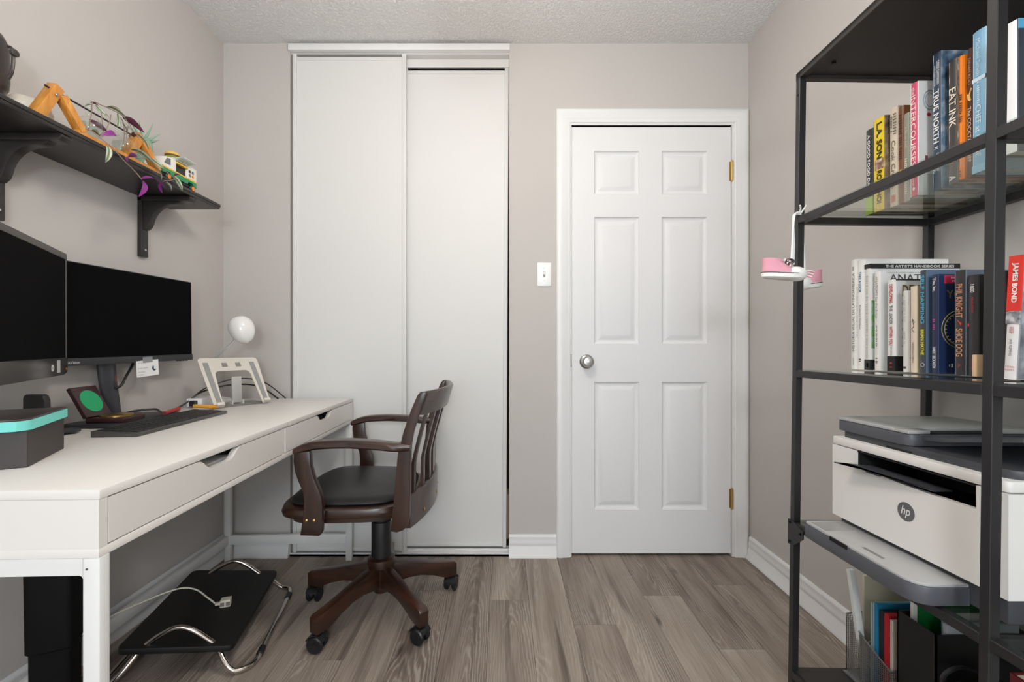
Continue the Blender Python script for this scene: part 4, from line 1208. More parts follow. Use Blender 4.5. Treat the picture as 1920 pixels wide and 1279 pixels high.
sl = single('binder_spine', B().box(.925, .9405, 1.128, 1.140, ZB + .004, ZB + .285, .001, M=Matrix.Translation((.925, 1.134, ZB)) @ Matrix.Rotation(math.radians(-4), 4, 'X') @ Matrix.Rotation(math.radians(-5), 4, 'Y') @ Matrix.Translation((-.925, -1.134, -ZB))), mat('clear_plastic_strip', rgb(222, 224, 222), rough=.3), 'white plastic binding strip leaning in the rear mesh compartment', 'binder')
folder('pale teal folder in the front mesh compartment', (150, 184, 184), .918, 1.09, 1.098, 1.1035, .225)
folder('pale grey blue folder in the front mesh compartment', (186, 194, 206), .918, 1.09, 1.090, 1.0965, .228)
folder('bright blue folder in the front mesh compartment', (30, 128, 168), .914, 1.09, 1.0800, 1.0885, .232)
folder('black folder in the front mesh compartment', (34, 34, 40), .918, 1.09, 1.0640, 1.0785, .220)
folder('bright red folder in the front mesh compartment', (190, 24, 34), .916, 1.09, 1.0480, 1.0620, .222)
folder('cream folder at the near end of the mesh compartment', (206, 196, 182), .916, 1.09, 1.0380, 1.0460, .216)
mg = thing('magazine_file', 'black magazine file filled with papers on the lowest shelf', 'file box', (.99, .975, ZB))
BLKC = mat('black_cardboard', rgb(26, 25, 25), rough=.6, var=.08)
gx0, gx1, gy0, gy1, gh = .912, 1.115, .930, 1.022, .256
part(mg, 'box_shell', B().box(gx0, gx0 + .003, gy0, gy1, ZB, ZB + gh).box(gx0, gx1, gy0, gy0 + .003, ZB, ZB + gh).box(gx0, gx1, gy1 - .003, gy1, ZB, ZB + gh)
     .box(gx1 - .003, gx1, gy0, gy1, ZB, ZB + gh).box(gx0, gx1, gy0, gy1, ZB, ZB + .003), BLKC)
folder('green folder standing at the back of the black magazine file', (16, 122, 56), .935, 1.10, 1.004, 1.012, .285, name='folder', z=ZB + .004)
folder('white paper sheaf beside the green folder in the magazine file', (222, 220, 212), .925, .935, .996, 1.0035, .285, name='paper_sheaf', z=ZB + .004)
for i, (c, y0, h, lab) in enumerate((((196, 200, 206), .940, .268, 'grey white crumpled papers at the front of the magazine file'), ((150, 176, 204), .955, .262, 'light blue paper strip in the magazine file'), ((216, 210, 200), .968, .272, 'cream papers in the middle of the magazine file'))):
    folder(lab, c, .945 + .012 * i, 1.10, y0, y0 + .009, h, name='paper_sheaf', z=ZB + .004)
# black leather bag with a metal clasp and a tan tag
bag = thing('handbag', 'small black leather bag with silver clasp behind the middle post', 'bag', (.93, .86, ZB))
rings = []
for (z, g) in ((0, .9), (.01, 1), (.08, 1), (.15, .92), (.19, .7), (.20, .5)):
    rings.append([(.955 + .085 * g * math.copysign(abs(math.cos(a)) ** .6, math.cos(a)), .865 + .038 * g * math.copysign(abs(math.sin(a)) ** .6, math.sin(a)), ZB + z) for a in [2 * math.pi * k / 28 for k in range(28)]])
part(bag, 'bag_body', B().loft(rings), LEATHER, smooth=60)
part(bag, 'clasp', B().tube([(.868, .855 + .012 * math.cos(a), ZB + .12 + .02 * math.sin(a)) for a in [2 * math.pi * k / 16 for k in range(16)]], .0025, 6, closed=True), mat('clasp_silver', rgb(180, 180, 185), rough=.2, metal=1.0))
part(bag, 'strap', B().tube(smooth_path([(.875, .875, ZB + .17), (.868, .87, ZB + .215), (.90, .865, ZB + .235), (.95, .862, ZB + .215), (.98, .862, ZB + .18)], 6), .004, 8), LEATHER)
part(bag, 'tan_tag', B().box(.862, .865, .838, .846, ZB + .115, ZB + .155, .001), mat('tan_leather', rgb(176, 132, 70), rough=.6))
G3 = 'books on the lowest shelf right of the post'
t = .040; o = book('dark red hardcover on the lowest shelf right of the middle post', .855, .745, t, ZB, .315, .17, cov(110, 20, 30), cov(104, 18, 28), group=G3)
t = .012; o = book('thin grey book beside the dark red hardcover on the lowest shelf', .852, .702, t, ZB, .295, .17, cov(90, 84, 90), cov(90, 84, 90), group=G3)
t = .030; o = book('pale green book with cream top at the right edge of the lowest shelf', .852, .688, t, ZB, .300, .17, cov(150, 176, 140), cov(170, 186, 150), group=G3)
# dark box under the printer at the near half of the shelf
single('dark_tray', B().box(.86, 1.10, .42, .70, .527, .545, .004).box(.88, 1.08, .44, .68, .545, .553, .003), mat('dark_smoke_plastic', rgb(50, 50, 52), rough=.3), 'flat dark plastic tray beside the printer', 'tray')
# ------------------------------------------------------------------ things on the desk (desk top at DT)
SCREEN = mat('black_screen', rgb(4, 4, 5), rough=.75, var=.02, spec=.08)
BEZEL = mat('monitor_bezel', rgb(44, 45, 50), rough=.45, var=.05)
GBEZ = mat('glossy_bezel', rgb(46, 44, 44), rough=.12, var=.05)
GREYT = mat('grey_bezel_top', rgb(82, 78, 76), rough=.4, var=.04)

# right-hand flat monitor: from the near lower corner A to the far lower corner
A = Vector((-1.280, 1.262, .936)); Bp = Vector((-1.2515, 1.763, .944))
MR = frame(A, Bp - A, (0, 0, 1))      # local x along the screen, y up, z towards the room (+x)
if MR.col[2].x < 0:
    MR = frame(A, A - Bp, (0, 0, 1))
RW = (Bp - A).length; RH = .309
mr = thing('monitor', 'slim black monitor with its screen off, card taped below', 'monitor', (-1.235, 1.44, DT))
part(mr, 'screen_housing', B().box(0, RW, 0, RH, -.022, 0, .002, M=MR), BEZEL)
part(mr, 'screen', B().box(.003, RW - .003, .022, RH - .003, -.002, .0012, M=MR), SCREEN)
part(mr, 'lower_bezel', B().box(0, RW, -.001, .0215, -.004, .0025, .001, M=MR), BEZEL)
lettering(mr, 'ThinkVision', mat('logo_pale', rgb(200, 200, 204), rough=.4), MR @ Vector((.032, .0095, .0029)), MR.col[0].xyz, MR.col[1].xyz, .052, .008, bold=.01)
for xx in (RW - .02, RW - .035, RW - .05, RW - .065):
    part(mr, 'button', B().box(xx - .004, xx + .004, -.004, -.0005, -.010, -.004, .001, M=MR), BLKP)
nk = B().loft([[(-1.302 + .016 * math.cos(a) * k, 1.440 + .032 * math.sin(a) * k + dy, z) for a in [2 * math.pi * i / 20 for i in range(20)]] for (z, k, dy) in ((.768, .95, .022), (.80, .92, .018), (.88, .95, .004), (.965, 1.0, -.004))])
neck = part(mr, 'stand_neck', nk, mat('neck_grey', rgb(52, 54, 60), rough=.4, var=.04))
part(neck, 'cable_hole_ring', B().loft([[(-1.2895 + .001 * j, 1.452 + (.009 - .002 * (j % 2)) * math.cos(a), .878 + .030 * math.sin(a)) for a in [2 * math.pi * i / 20 for i in range(20)]] for j in range(2)], cap=True), mat('cable_hole_red', rgb(196, 44, 40), rough=.5))
part(mr, 'stand_base', B().box(-1.29, -1.135, 1.275, 1.545, DT + .0005, DT + .012, .004), BEZEL)

# card taped under the screen
cd = thing('business_card', 'white business card taped below the black monitor screen', 'card', tuple(MR @ Vector((.285, -.02, .004))))
Mc = MR @ Matrix.Translation((.248, -.052, .0038)) @ Matrix.Rotation(math.radians(2.5), 4, 'Z')
part(cd, 'card', B().box(0, .090, 0, .056, 0, .0006, M=Mc), mat('card_white', rgb(238, 238, 238), rough=.6, var=.01))
part(cd, 'tape', B().box(.026, .066, .048, .068, .0007, .0010, M=Mc), mat('clear_tape', rgb(140, 142, 148), rough=.3))
for i, (tx, w, zz) in enumerate((('~a1', .036, .048), ('~a2', .040, .030), ('~a3', .030, .0165), ('~a4', .022, .007))):
    lettering(cd, tx, ink(150, 150, 154), Mc @ Vector((.006 + w / 2, zz, .0009)), Mc.col[0].xyz, Mc.col[1].xyz, w, .0032)
bm_ = B().prism([(.062, .026), (.065, .018), (.073, .016), (.079, .022), (.072, .0225), (.069, .026), (.070, .032), (.066, .036), (.064, .032)], .0007, .0011, 'Z', M=Mc)
part(cd, 'bird_logo', bm_, ink(50, 66, 100))

# left-hand monitor, turned towards the chair
A2 = Vector((-0.930, .690, .912)); B2 = Vector((-1.253, 1.258, .916))
ML = frame(A2, B2 - A2, (0, 0, 1))
LW = (B2 - A2).length; LH = .342
ml = thing('monitor', 'black monitor with glossy lower bezel, cut off by the left edge', 'monitor', (-1.08, .94, DT))
part(ml, 'screen_housing', B().box(0, LW, 0, LH, -.040, 0, .004, M=ML), GREYT)
part(ml, 'screen', B().box(.018, LW - .009, .046, LH - .018, -.002, .001, M=ML), SCREEN)
part(ml, 'upper_bezel', B().box(0, LW, LH - .0175, LH - .0005, -.010, .002, .001, M=ML), GREYT)
part(ml, 'side_bezel', B().box(LW - .0085, LW - .0003, .04, LH - .018, -.010, .002, .001, M=ML), GREYT)
part(ml, 'lower_bezel', B().prism([(0, -.006), (LW - .03, -.002), (LW - .004, .004), (LW, .012), (LW, .0455), (0, .0455)], -.004, .003, 'Z', M=ML), GBEZ)
part(ml, 'logo_disc', B().cyl(ML @ Vector((LW - .108, .020, .003)), ML @ Vector((LW - .108, .020, .0036)), .0085, seg=24), mat('logo_white', rgb(222, 222, 222), rough=.4), label='small round white logo')
lettering(ml, 'hp', ink(70, 70, 74), ML @ Vector((LW - .108, .020, .0040)), ML.col[0].xyz, ML.col[1].xyz, .009, .009, shear=.2)
part(ml, 'card_reflection', B().box(LW - .078, LW - .056, .006, .040, .003, .0034, M=ML), mat('reflection_pale', rgb(196, 196, 200), rough=.4))  # pale patch painted as the card's reflection in the glossy bezel
part(ml, 'power_button', B().cyl(ML @ Vector((LW - .010, .014, .003)), ML @ Vector((LW - .010, .014, .0042)), .004, seg=14), mat('amber_button', rgb(190, 140, 50), rough=.3, metal=.6))
part(ml, 'stand_neck', B().box(LW / 2 - .03 - .02, LW / 2 + .03 - .02, -.148, .10, -.110, -.040, .004, M=ML), BEZEL)
part(ml, 'stand_base', B().prism([(.20, -.16), (.50, -.16), (.53, -.12), (.588, .030), (.586, .044), (.572, .052), (.556, .046), (.49, -.075), (.20, -.075)], -.1565, -.146, 'Y', bev=.003, M=ML), BEZEL)

# black carton with the turquoise-edged notebook on it
BXM = Matrix.Translation((-.931, .859, DT + .0005)) @ Matrix.Rotation(math.radians(29.5), 4, 'Z')
bxo = single('storage_box', B().box(-.125, 0, 0, .188, 0, .073, .0012, M=BXM, seg=1), mat('black_brown_carton', rgb(58, 52, 50), rough=.55, var=.05), 'black cardboard box at the near end of the desk', 'box')
nb = thing('notebook', 'black notebook with turquoise page edges on the black box', 'notebook', tuple(BXM @ Vector((-.06, .09, .0735))))
def nplan(g):
    return [(-.125, -.020 - g), (-.010, -.020 - g), (.0 + g, -.012), (.006 + g, .0), (.006 + g, .188 + g), (-.125, .188 + g)]
part(nb, 'page_block', B().prism(nplan(0), .0735, .0925, 'Z', M=BXM), mat('turquoise_edge', rgb(116, 214, 204), rough=.6, var=.08, scale=40, stretch=(1, 1, 30)))
part(nb, 'cover', B().prism(nplan(-.001), .0925, .0965, 'Z', bev=.001, M=BXM), mat('notebook_black', rgb(60, 54, 52), rough=.35, var=.05))
# rounded black gadget behind the box
g_ = B()
g_.prism([(-.006, .0)] + [(0, .0)] + [(-.0 + .0 * k, 0) for k in range(0)] + [(0.0, .095), (.003, .103), (.010, .107), (.056, .107), (.064, .104), (.070, .092), (.074, 0)], -.008, .008, 'Y', bev=.002, M=frame((-1.310, 1.205, DT + .0005), (1, -.15, 0), (.15, 1, 0)))
single('black_gadget', g_, mat('matte_black_plastic', rgb(36, 34, 34), rough=.5), 'black rounded gadget peeking out behind the turquoise-edged notebook', 'gadget')

# keyboard with separate key caps
kang = math.radians(4.2)
KM = Matrix.Translation((-.964, 1.155, DT + .0005)) @ Matrix.Rotation(kang, 4, 'Z')     # local -x towards the wall, +y along the length
KL, KD = .425, .115
kb = thing('keyboard', 'thin dark grey keyboard on the white desk', 'keyboard', (-.964, 1.155, DT + .0005), kang)
KEYB = mat('keyboard_grey', rgb(78, 76, 74), rough=.4, metal=.2, var=.04)
KEYC = mat('key_black', rgb(34, 33, 33), rough=.5, var=.05)
kbp = [(-KD, 0), (-KD, .016), (-KD + .012, .015), (-.004, .010), (0, .008), (0, 0)]
part(kb, 'case', B().prism(kbp, 0, KL, 'Y', bev=.001), KEYB, world=False)
kmesh = {}
def keycap(w):
    k = round(w, 4)
    if k not in kmesh:
        b = B()
        b.loft([[(-.0073, -w / 2, 0), (.0073, -w / 2, 0), (.0073, w / 2, 0), (-.0073, w / 2, 0)], [(-.0066, -w / 2 + .0008, .003), (.0066, -w / 2 + .0008, .003), (.0066, w / 2 - .0008, .003), (-.0066, w / 2 - .0008, .003)]])
        kmesh[k] = b.mesh('key', 0); kmesh[k].materials.append(KEYC)
    return kmesh[k]
slope = math.atan2(.015 - .010, KD - .016)
for row in range(6):
    x = -.0125 - row * .0175
    z = .0105 + (-x - .004) * (.005 / (KD - .016)) - .0008
    y = .010
    wide = [(.020,), (.030,), (.034,), (.026,), (.022,), (.0155,)][row][0]
    while y < KL - .012:
        w = .0155
        if row == 0 and .150 < y < .20:
            w = .085
        elif y < .012:
            w = wide
        if y + w > KL - .008:
            break
        o = bpy.data.objects.new('key', keycap(w)); COL.objects.link(o); o.parent = kb
        o.location = (x, y + w / 2, z); o.rotation_euler = (0, slope, 0)
        y += w + .0022

# open presentation case with a gold medal
MAR = mat('maroon_case', rgb(52, 24, 26), rough=.35, var=.08)
GRN = mat('green_velvet', rgb(38, 160, 104), rough=.9, var=.06)
ca = thing('medal_case', 'open dark maroon case lined with green holding a gold medal', 'case', (-1.185, 1.345, DT + .0125), math.radians(6))
part(ca, 'case_base', B().box(-.052, .050, -.047, .047, 0, .014, .002), MAR, world=False)
ML2 = Matrix.Translation((-.053, 0, .014)) @ Matrix.Rotation(math.radians(-118), 4, 'Y')
part(ca, 'case_lid', B().box(0, .100, -.047, .047, -.006, .006, .002, M=ML2), MAR, world=False)
ring2 = [[(.050 + .036 * math.cos(a), .036 * math.sin(a), h) for a in [2 * math.pi * i / 32 for i in range(32)]] for h in (-.0062, -.0070)]
part(ca, 'velvet_disc', B().loft(ring2, M=ML2), GRN, world=False, label='round green velvet inlay')
part(ca, 'lining', B().box(-.044, .042, -.041, .041, .0138, .0146), MAR, world=False)
GOLD = mat('gold_medal', rgb(206, 172, 96), rough=.28, metal=1.0)
md = B().lathe([(.040, 0), (.040, .0045), (.038, .0055), (.036, .0045), (.020, .0048), (.018, .0060), (.002, .0064)], (0, 0, 0), 32)
mo = single('gold_medal', md, GOLD, 'round gold medal lying in the open maroon case', 'medal')
mo.location = (-1.186, 1.346, DT + .0125 + .0148)

# markers lying behind the keyboard
def marker(label, cols, p0, p1):
    p0 = Vector(p0); p1 = Vector(p1); d = (p1 - p0)
    o = thing('marker_pen', label, 'marker', tuple(p0), 0, 'marker pens behind the keyboard')
    part(o, 'barrel', B().cyl(p0, p0 + d * .66, .0065, seg=14, bev=.001), mat('marker_%d_%d_%d' % cols, rgb(*cols), rough=.45))
    part(o, 'cap', B().cyl(p0 + d * .66, p1, .0072, seg=14, bev=.001), mat('marker_%d_%d_%d' % cols, rgb(*cols), rough=.45))
marker('red marker pen lying behind the keyboard', (176, 44, 40), (-1.124, 1.452, DT + .0195), (-1.152, 1.555, DT + .0195))
marker('yellow marker pen lying behind the far end of the keyboard', (226, 160, 40), (-1.118, 1.585, DT + .0255), (-1.110, 1.70, DT + .0080))

# aluminium laptop stand
ALU = mat('warm_aluminium', rgb(222, 216, 206), rough=.38, metal=.15, var=.02)
RUBG = mat('grey_rubber_pad', rgb(150, 150, 148), rough=.7)
PL = Vector((-1.108, 1.690, DT + .006)); PR = Vector((-1.000, 1.872, DT + .010))
ux = (PR - PL); ux.z = 0
LWD = ux.length; ux.normalize()
back = Vector((-ux.y, ux.x, 0)) * 1.0
upv = (back * .118 + Vector((0, 0, .182))).normalized()
LM = frame(PL, ux, upv)               # local x across, y up the plate, z towards the sitter
if LM.col[2].x < 0:
    LM = LM
ls = thing('laptop_stand', 'silver aluminium laptop stand with grey pads at the far end of the desk', 'laptop stand', (-1.09, 1.80, DT))
HL = .224; wl = .036
outer = [(-.004, 0), (-.012, HL - .012), (-.008, HL - .003), (0, HL), (LWD - .0, HL), (LWD + .010, HL - .004), (LWD + .014, HL - .014), (LWD + .004, 0), (LWD - wl + .008, 0),
         (LWD - wl, HL - .080), (LWD - wl - .006, HL - .068), (LWD - wl - .020, HL - .062), (wl + .020, HL - .062), (wl + .006, HL - .068), (wl, HL - .080), (wl - .008, 0)]
# split the plate so the grip slot in the crossbar stays open
hx0, hx1, hz0, hz1 = LWD * .34, LWD * .70, HL - .044, HL - .024
pb = B()
pb.prism([(-.004, 0), (-.010, HL - .062), (wl + .004, HL - .062), (wl, HL - .080), (wl - .008, 0)], -.003, 0, 'Z', M=LM)
pb.prism([(LWD - wl + .008, 0), (LWD - wl, HL - .080), (LWD - wl - .004, HL - .062), (LWD + .011, HL - .062), (LWD + .004, 0)], -.003, 0, 'Z', M=LM)
pb.prism([(wl + .004, HL - .062), (wl, HL - .080), (wl + .003, HL - .070), (wl + .010, HL - .064), (wl + .02, HL - .062)], -.003, 0, 'Z', M=LM)
pb.prism([(LWD - wl - .004, HL - .062), (LWD - wl - .02, HL - .062), (LWD - wl - .010, HL - .064), (LWD - wl - .003, HL - .070), (LWD - wl, HL - .080)], -.003, 0, 'Z', M=LM)
pb.prism([(-.010, HL - .062), (LWD + .011, HL - .062), (LWD + .012, hz0), (-.0105, hz0)], -.003, 0, 'Z', M=LM)
pb.prism([(-.0105, hz0), (hx0, hz0), (hx0, hz1), (-.0112, hz1)], -.003, 0, 'Z', M=LM)
pb.prism([(hx0 + .022, hz0), (hx1 - .022, hz0), (hx1 - .022, hz1), (hx0 + .022, hz1)], -.003, 0, 'Z', M=LM)
pb.prism([(hx1, hz0), (LWD + .012, hz0), (LWD + .013, hz1), (hx1, hz1)], -.003, 0, 'Z', M=LM)
pb.prism([(-.0112, hz1), (LWD + .013, hz1), (LWD + .013, HL - .012), (LWD + .009, HL - .004), (LWD, HL), (0, HL), (-.008, HL - .004), (-.012, HL - .012)], -.003, 0, 'Z', M=LM)
part(ls, 'top_plate', pb, ALU)
for xa in (.006, LWD - .028):
    sg = 1 if xa < .05 else 1
    part(ls, 'rubber_pad', B().prism([(xa + (.002 if xa < .05 else .008), .012), (xa + (.020 if xa < .05 else .026), .012), (xa + (.016 if xa < .05 else .022), HL - .022), (xa - (.004 if xa < .05 else -.002), HL - .022)], 0, .0012, 'Z', M=LM), RUBG)
for xa in (.0, LWD - .028):
    part(ls, 'front_hook', B().box(xa, xa + .026, -.002, .002, -.003, .018, .0008, M=LM).box(xa, xa + .026, -.002, .012, .015, .018, .0008, M=LM), ALU)
midt = LM @ Vector((LWD * .52, HL * .60, -.004))
bc = Vector((-1.110, 1.825, DT))
fr_ = frame((bc.x, bc.y, DT), ux, (0, 0, 1))
armp = [bc + Vector((0, 0, .010)), midt]
dd = (armp[1] - armp[0])
AM = frame(armp[0], ux, dd)
part(ls, 'support_arm', B().box(-.019, .019, 0, dd.length, -.004, .004, .001, M=AM), mat('brushed_aluminium', rgb(196, 196, 192), rough=.35, metal=.4, var=.03))
part(ls, 'base_plate', B().box(-.115, .105, -.05, .070, 0.0005, .0045, .001, M=Matrix.Translation((bc.x, bc.y, DT)) @ Matrix.Rotation(math.atan2(ux.y, ux.x), 4, 'Z')), mat('stand_base_grey', rgb(140, 140, 138), rough=.35, metal=.5))
part(ls, 'hinge_bracket', B().box(-.024, -.019, -.01, .012, .0045, .020, M=Matrix.Translation((bc.x, bc.y, DT)) @ Matrix.Rotation(math.atan2(ux.y, ux.x), 4, 'Z')).box(.019, .024, -.01, .012, .0045, .020, M=Matrix.Translation((bc.x, bc.y, DT)) @ Matrix.Rotation(math.atan2(ux.y, ux.x), 4, 'Z')), ALU)

# little white egg-shaped desk lamp
LW_ = mat('lamp_white_gloss', rgb(238, 236, 234), rough=.2, var=.01, coat=.4)
lp = thing('desk_lamp', 'small white egg-headed gooseneck lamp behind the laptop stand', 'lamp', (-1.235, 1.90, DT))
EM = frame((-1.108, 1.830, 1.068), (.50, -.10, -.83), (0, 1, 0))
eg = []
for i in range(15):
    u = -1 + 2 * i / 14
    rr = .0485 * math.sqrt(max(0, 1 - u * u)) * (1 - .13 * u)
    eg.append([(u * .060, rr * math.cos(a), rr * math.sin(a)) for a in [2 * math.pi * k / 26 for k in range(26)]])
eg[0] = [(-.060, .0005 * math.cos(a), .0005 * math.sin(a)) for a in [2 * math.pi * k / 26 for k in range(26)]]
eg[-1] = [(.060, .0005 * math.cos(a), .0005 * math.sin(a)) for a in [2 * math.pi * k / 26 for k in range(26)]]
EM = frame((-1.095, 1.836, 1.066), (.40, -.05, -.92), (0, 1, .0))
part(lp, 'lamp_head', B().loft(eg, M=EM), LW_, smooth=80)
part(lp, 'gooseneck', B().tube(smooth_path([(-1.235, 1.91, DT + .02), (-1.252, 1.90, .85), (-1.240, 1.880, .925), (-1.200, 1.856, .972), (-1.155, 1.845, .998), (-1.122, 1.838, 1.032)], 8), .0055, 10), mat('gooseneck_silver', rgb(222, 222, 220), rough=.3, metal=.3))
part(lp, 'lamp_base', B().lathe([(.052, 0.0005), (.054, .006), (.050, .016), (.03, .022), (.008, .026), (.006, .03)], (-1.235, 1.90, DT)), LW_)
# white power strip and cables behind the stand
ps = thing('power_strip', 'white power strip behind the laptop stand', 'power strip', (-1.225, 1.80, DT))
part(ps, 'strip_body', B().box(-.028, .028, -.055, .055, .0005, .036, .004, M=Matrix.Translation((-1.232, 1.785, DT)) @ Matrix.Rotation(.2, 4, 'Z')), mat('strip_white', rgb(232, 232, 234), rough=.35))
part(ps, 'black_plug', B().box(-.012, .012, -.07, -.048, .006, .028, .002, M=Matrix.Translation((-1.232, 1.785, DT)) @ Matrix.Rotation(.2, 4, 'Z')), BLKP)
single('power_cable', B().tube(smooth_path([(-1.262, 1.700, DT + .004), (-1.246, 1.722, DT + .02), (-1.215, 1.775, DT + .060), (-1.15, 1.86, DT + .080), (-1.08, 1.935, DT + .066), (-1.02, 1.985, DT + .006)], 8), .0034, 8), BLKP, 'thick black cable arching behind the laptop stand', 'cable')
single('power_cable', B().tube(smooth_path([(-1.266, 1.716, DT + .004), (-1.250, 1.735, DT + .022), (-1.215, 1.80, DT + .075), (-1.14, 1.88, DT + .104), (-1.07, 1.955, DT + .084), (-1.00, 2.01, DT + .006)], 8), .0026, 8), BLKP, 'thin black cable arching highest behind the laptop stand', 'cable')
# cables of the right-hand monitor
single('monitor_cable',
       B().tube(smooth_path([(-1.300, 1.54, .935), (-1.292, 1.520, .918), (-1.282, 1.490, .892), (-1.276, 1.466, .866), (-1.286, 1.455, .856)], 8), .0042, 8), BLKP, 'black cable looping through the red-rimmed hole of the monitor stand', 'cable')
single('monitor_cable', B().tube(smooth_path([(-1.275, 1.470, DT + .015), (-1.225, 1.465, DT + .026), (-1.180, 1.485, DT + .028), (-1.150, 1.470, DT + .022), (-1.118, 1.448, DT + .020)], 8), .0036, 8), mat('cable_grey', rgb(70, 70, 74), rough=.4), 'black cable running from the monitor stand to the keyboard', 'cable')

# ------------------------------------------------------------------ wall shelf with brackets
SH = wood_mat('black_stained_wood', rgb(27, 24, 24), rgb(41, 36, 35), rough=.38, scale=4, axis='Y', coat=.15)
SY0, SY1, SXF, SZ0, SZ1 = .962, 1.763, -1.137, 1.545, 1.566
ws = thing('wall_shelf', 'black wooden wall shelf on two curved brackets above the monitors', 'shelf', (XL, 1.36, SZ0))
shp = [(XL + .0005, SZ0), (SXF - .006, SZ0), (SXF - .0035, SZ0 + .004), (SXF - .0035, SZ0 + .0085), (SXF - .001, SZ0 + .0095), (SXF, SZ0 + .013), (SXF - .001, SZ1 - .003), (SXF - .004, SZ1), (XL + .0005, SZ1)]
part(ws, 'shelf_board', B().prism(shp, SY0, SY1, 'Y'), SH)
for yb in (1.133, 1.600):
    br = part(ws, 'bracket', B().box(XL + .0005, XL + .019, yb, yb + .031, SZ0 - .222, SZ0 - .0005, .004), SH)
    part(br, 'bracket_arm', B().prism([(XL + .001, SZ0 - .019), (-1.150, SZ0 - .019), (-1.140, SZ0 - .010), (-1.145, SZ0 - .0008), (XL + .001, SZ0 - .0008)], yb, yb + .031, 'Y', bev=.002), SH)
    crv = [(XL + .018, SZ0 - .018), (-1.178, SZ0 - .018), (-1.186, SZ0 - .026), (-1.205, SZ0 - .030)]
    for i in range(9):
        a = math.radians(90 + 80 * i / 8)
        crv.append((-1.213 + .082 * math.cos(a) , SZ0 - .112 + .082 * math.sin(a)))
    crv += [(-1.300, SZ0 - .112), (-1.312, SZ0 - .122), (XL + .018, SZ0 - .122)]
    part(br, 'curved_brace', B().prism(crv, yb + .004, yb + .027, 'Y', bev=.0015), SH)
    part(br, 'screw', B().cyl((XL + .0188, yb + .0155, SZ0 - .195), (XL + .0205, yb + .0155, SZ0 - .195), .0032, seg=10), MATS['screw_grey'])
    part(br, 'screw', B().cyl((-1.165, yb + .0155, SZ0 - .0205), (-1.165, yb + .0155, SZ0 - .018), .0028, seg=10), MATS['screw_dark'])

# things on the wall shelf
DBR = mat('dark_bronze', rgb(66, 60, 57), rough=.38, metal=.3, var=.05)
lt = thing('lantern', 'dark bronze metal lantern at the left end of the wall shelf', 'lantern', (-1.266, 1.055, SZ1))
part(lt, 'lantern_body', B().lathe([(.044, .0005), (.046, .006), (.046, .050), (.050, .056), (.053, .062), (.053, .068), (.0545, .075), (.0545, .150), (.052, .170), (.044, .188), (.030, .200), (.012, .206)], (-1.266, 1.055, SZ1), 32), DBR, smooth=50)
part(lt, 'side_latch', B().tube(smooth_path([(-1.190, 1.055, SZ1 + .068), (-1.181, 1.055, SZ1 + .085), (-1.178, 1.055, SZ1 + .115), (-1.181, 1.055, SZ1 + .140), (-1.190, 1.055, SZ1 + .146)], 6), .0035, 8), DBR)
part(lt, 'latch_knob', B().cyl((-1.180, 1.055, SZ1 + .130), (-1.170, 1.055, SZ1 + .130), .009, seg=16, bev=.002), DBR)
rk = B().ball((-1.268, 1.167, SZ1 + .0445), (.055, .050, .044), 22)
for v in rk.bm.verts:
    v.co.x += .003 * math.sin(v.co.z * 160 + v.co.y * 90); v.co.y += .003 * math.sin(v.co.x * 150)
single('white_stone', rk, mat('white_salt_stone', rgb(236, 228, 214), rough=.7, var=.06, bump=.5, bscale=60), 'rounded white stone beside the wooden plant stand', 'stone', smooth=80)

HON = wood_mat('honey_wood', rgb(188, 116, 40), rgb(222, 158, 72), rough=.45, scale=7, axis='Z', coat=.2)
st = thing('propagation_stand', 'honey coloured wooden A-frame stand holding two glass bulbs', 'plant stand', (-1.165, 1.28, SZ1))
def bar(p0, p1, w, d):
    p0 = Vector(p0); p1 = Vector(p1)
    M = frame(p0, p1 - p0, (1, 0, 0))
    return B().box(0, (p1 - p0).length, -d / 2, d / 2, -w / 2, w / 2, .001, M=M)
XS = -1.170
for (ya, sgn) in ((1.148, 1), (1.408, 1)):
    part(st, 'frame_leg', bar((XS, ya, SZ1 + .104), (XS - .012, ya - .040, SZ1 + .009), .024, .026), HON)
    part(st, 'frame_leg', bar((XS + .004, ya + .008, SZ1 + .085), (XS + .016, ya + .052, SZ1 + .010), .020, .022), HON)
part(st, 'base_rail', B().box(-1.166, -1.146, 1.185, 1.470, SZ1 + .0005, SZ1 + .012, .001), HON)
part(st, 'base_rail', B().box(-1.200, -1.182, 1.100, 1.376, SZ1 + .0005, SZ1 + .012, .001), HON)
part(st, 'black_rod', B().cyl((XS, 1.120, SZ1 + .092), (XS, 1.425, SZ1 + .092), .0026, seg=10), BLKM)
for ya in (1.128,):
    part(st, 'bolt', B().ball((XS + .0135, ya + .010, SZ1 + .078), (.002, .004, .004), 10), MATS['satin_nickel'])
VG = glass_mat('clear_bulb_glass', (.97, .985, .975, 1))
WAT = glass_mat('bulb_water', (.93, .96, .94, 1))
GB = 'glass bulb vases in the wooden stand'
def bulb(label, y, x=-1.170):
    o = thing('bulb_vase', label, 'vase', (x, y, SZ1 + .014), 0, GB)
    part(o, 'bulb_glass', B().lathe([(.004, .0005), (.020, .004), (.029, .016), (.0315, .030), (.029, .043), (.021, .054), (.013, .060), (.0105, .066), (.0105, .078), (.0135, .088), (.017, .094)], (x, y, SZ1 + .014), 28, cap=False), VG, smooth=70)
    part(o, 'water', B().lathe([(.003, .002), (.019, .0052), (.0275, .016), (.0300, .030), (.0290, .037), (.001, .0372)], (x, y, SZ1 + .014), 24, cap=False), WAT, smooth=70)
    return o
bulb('nearer clear glass bulb vase, beside the tall end of the stand', 1.242)
bulb('farther clear glass bulb vase with stems, near the mint figurine', 1.355)
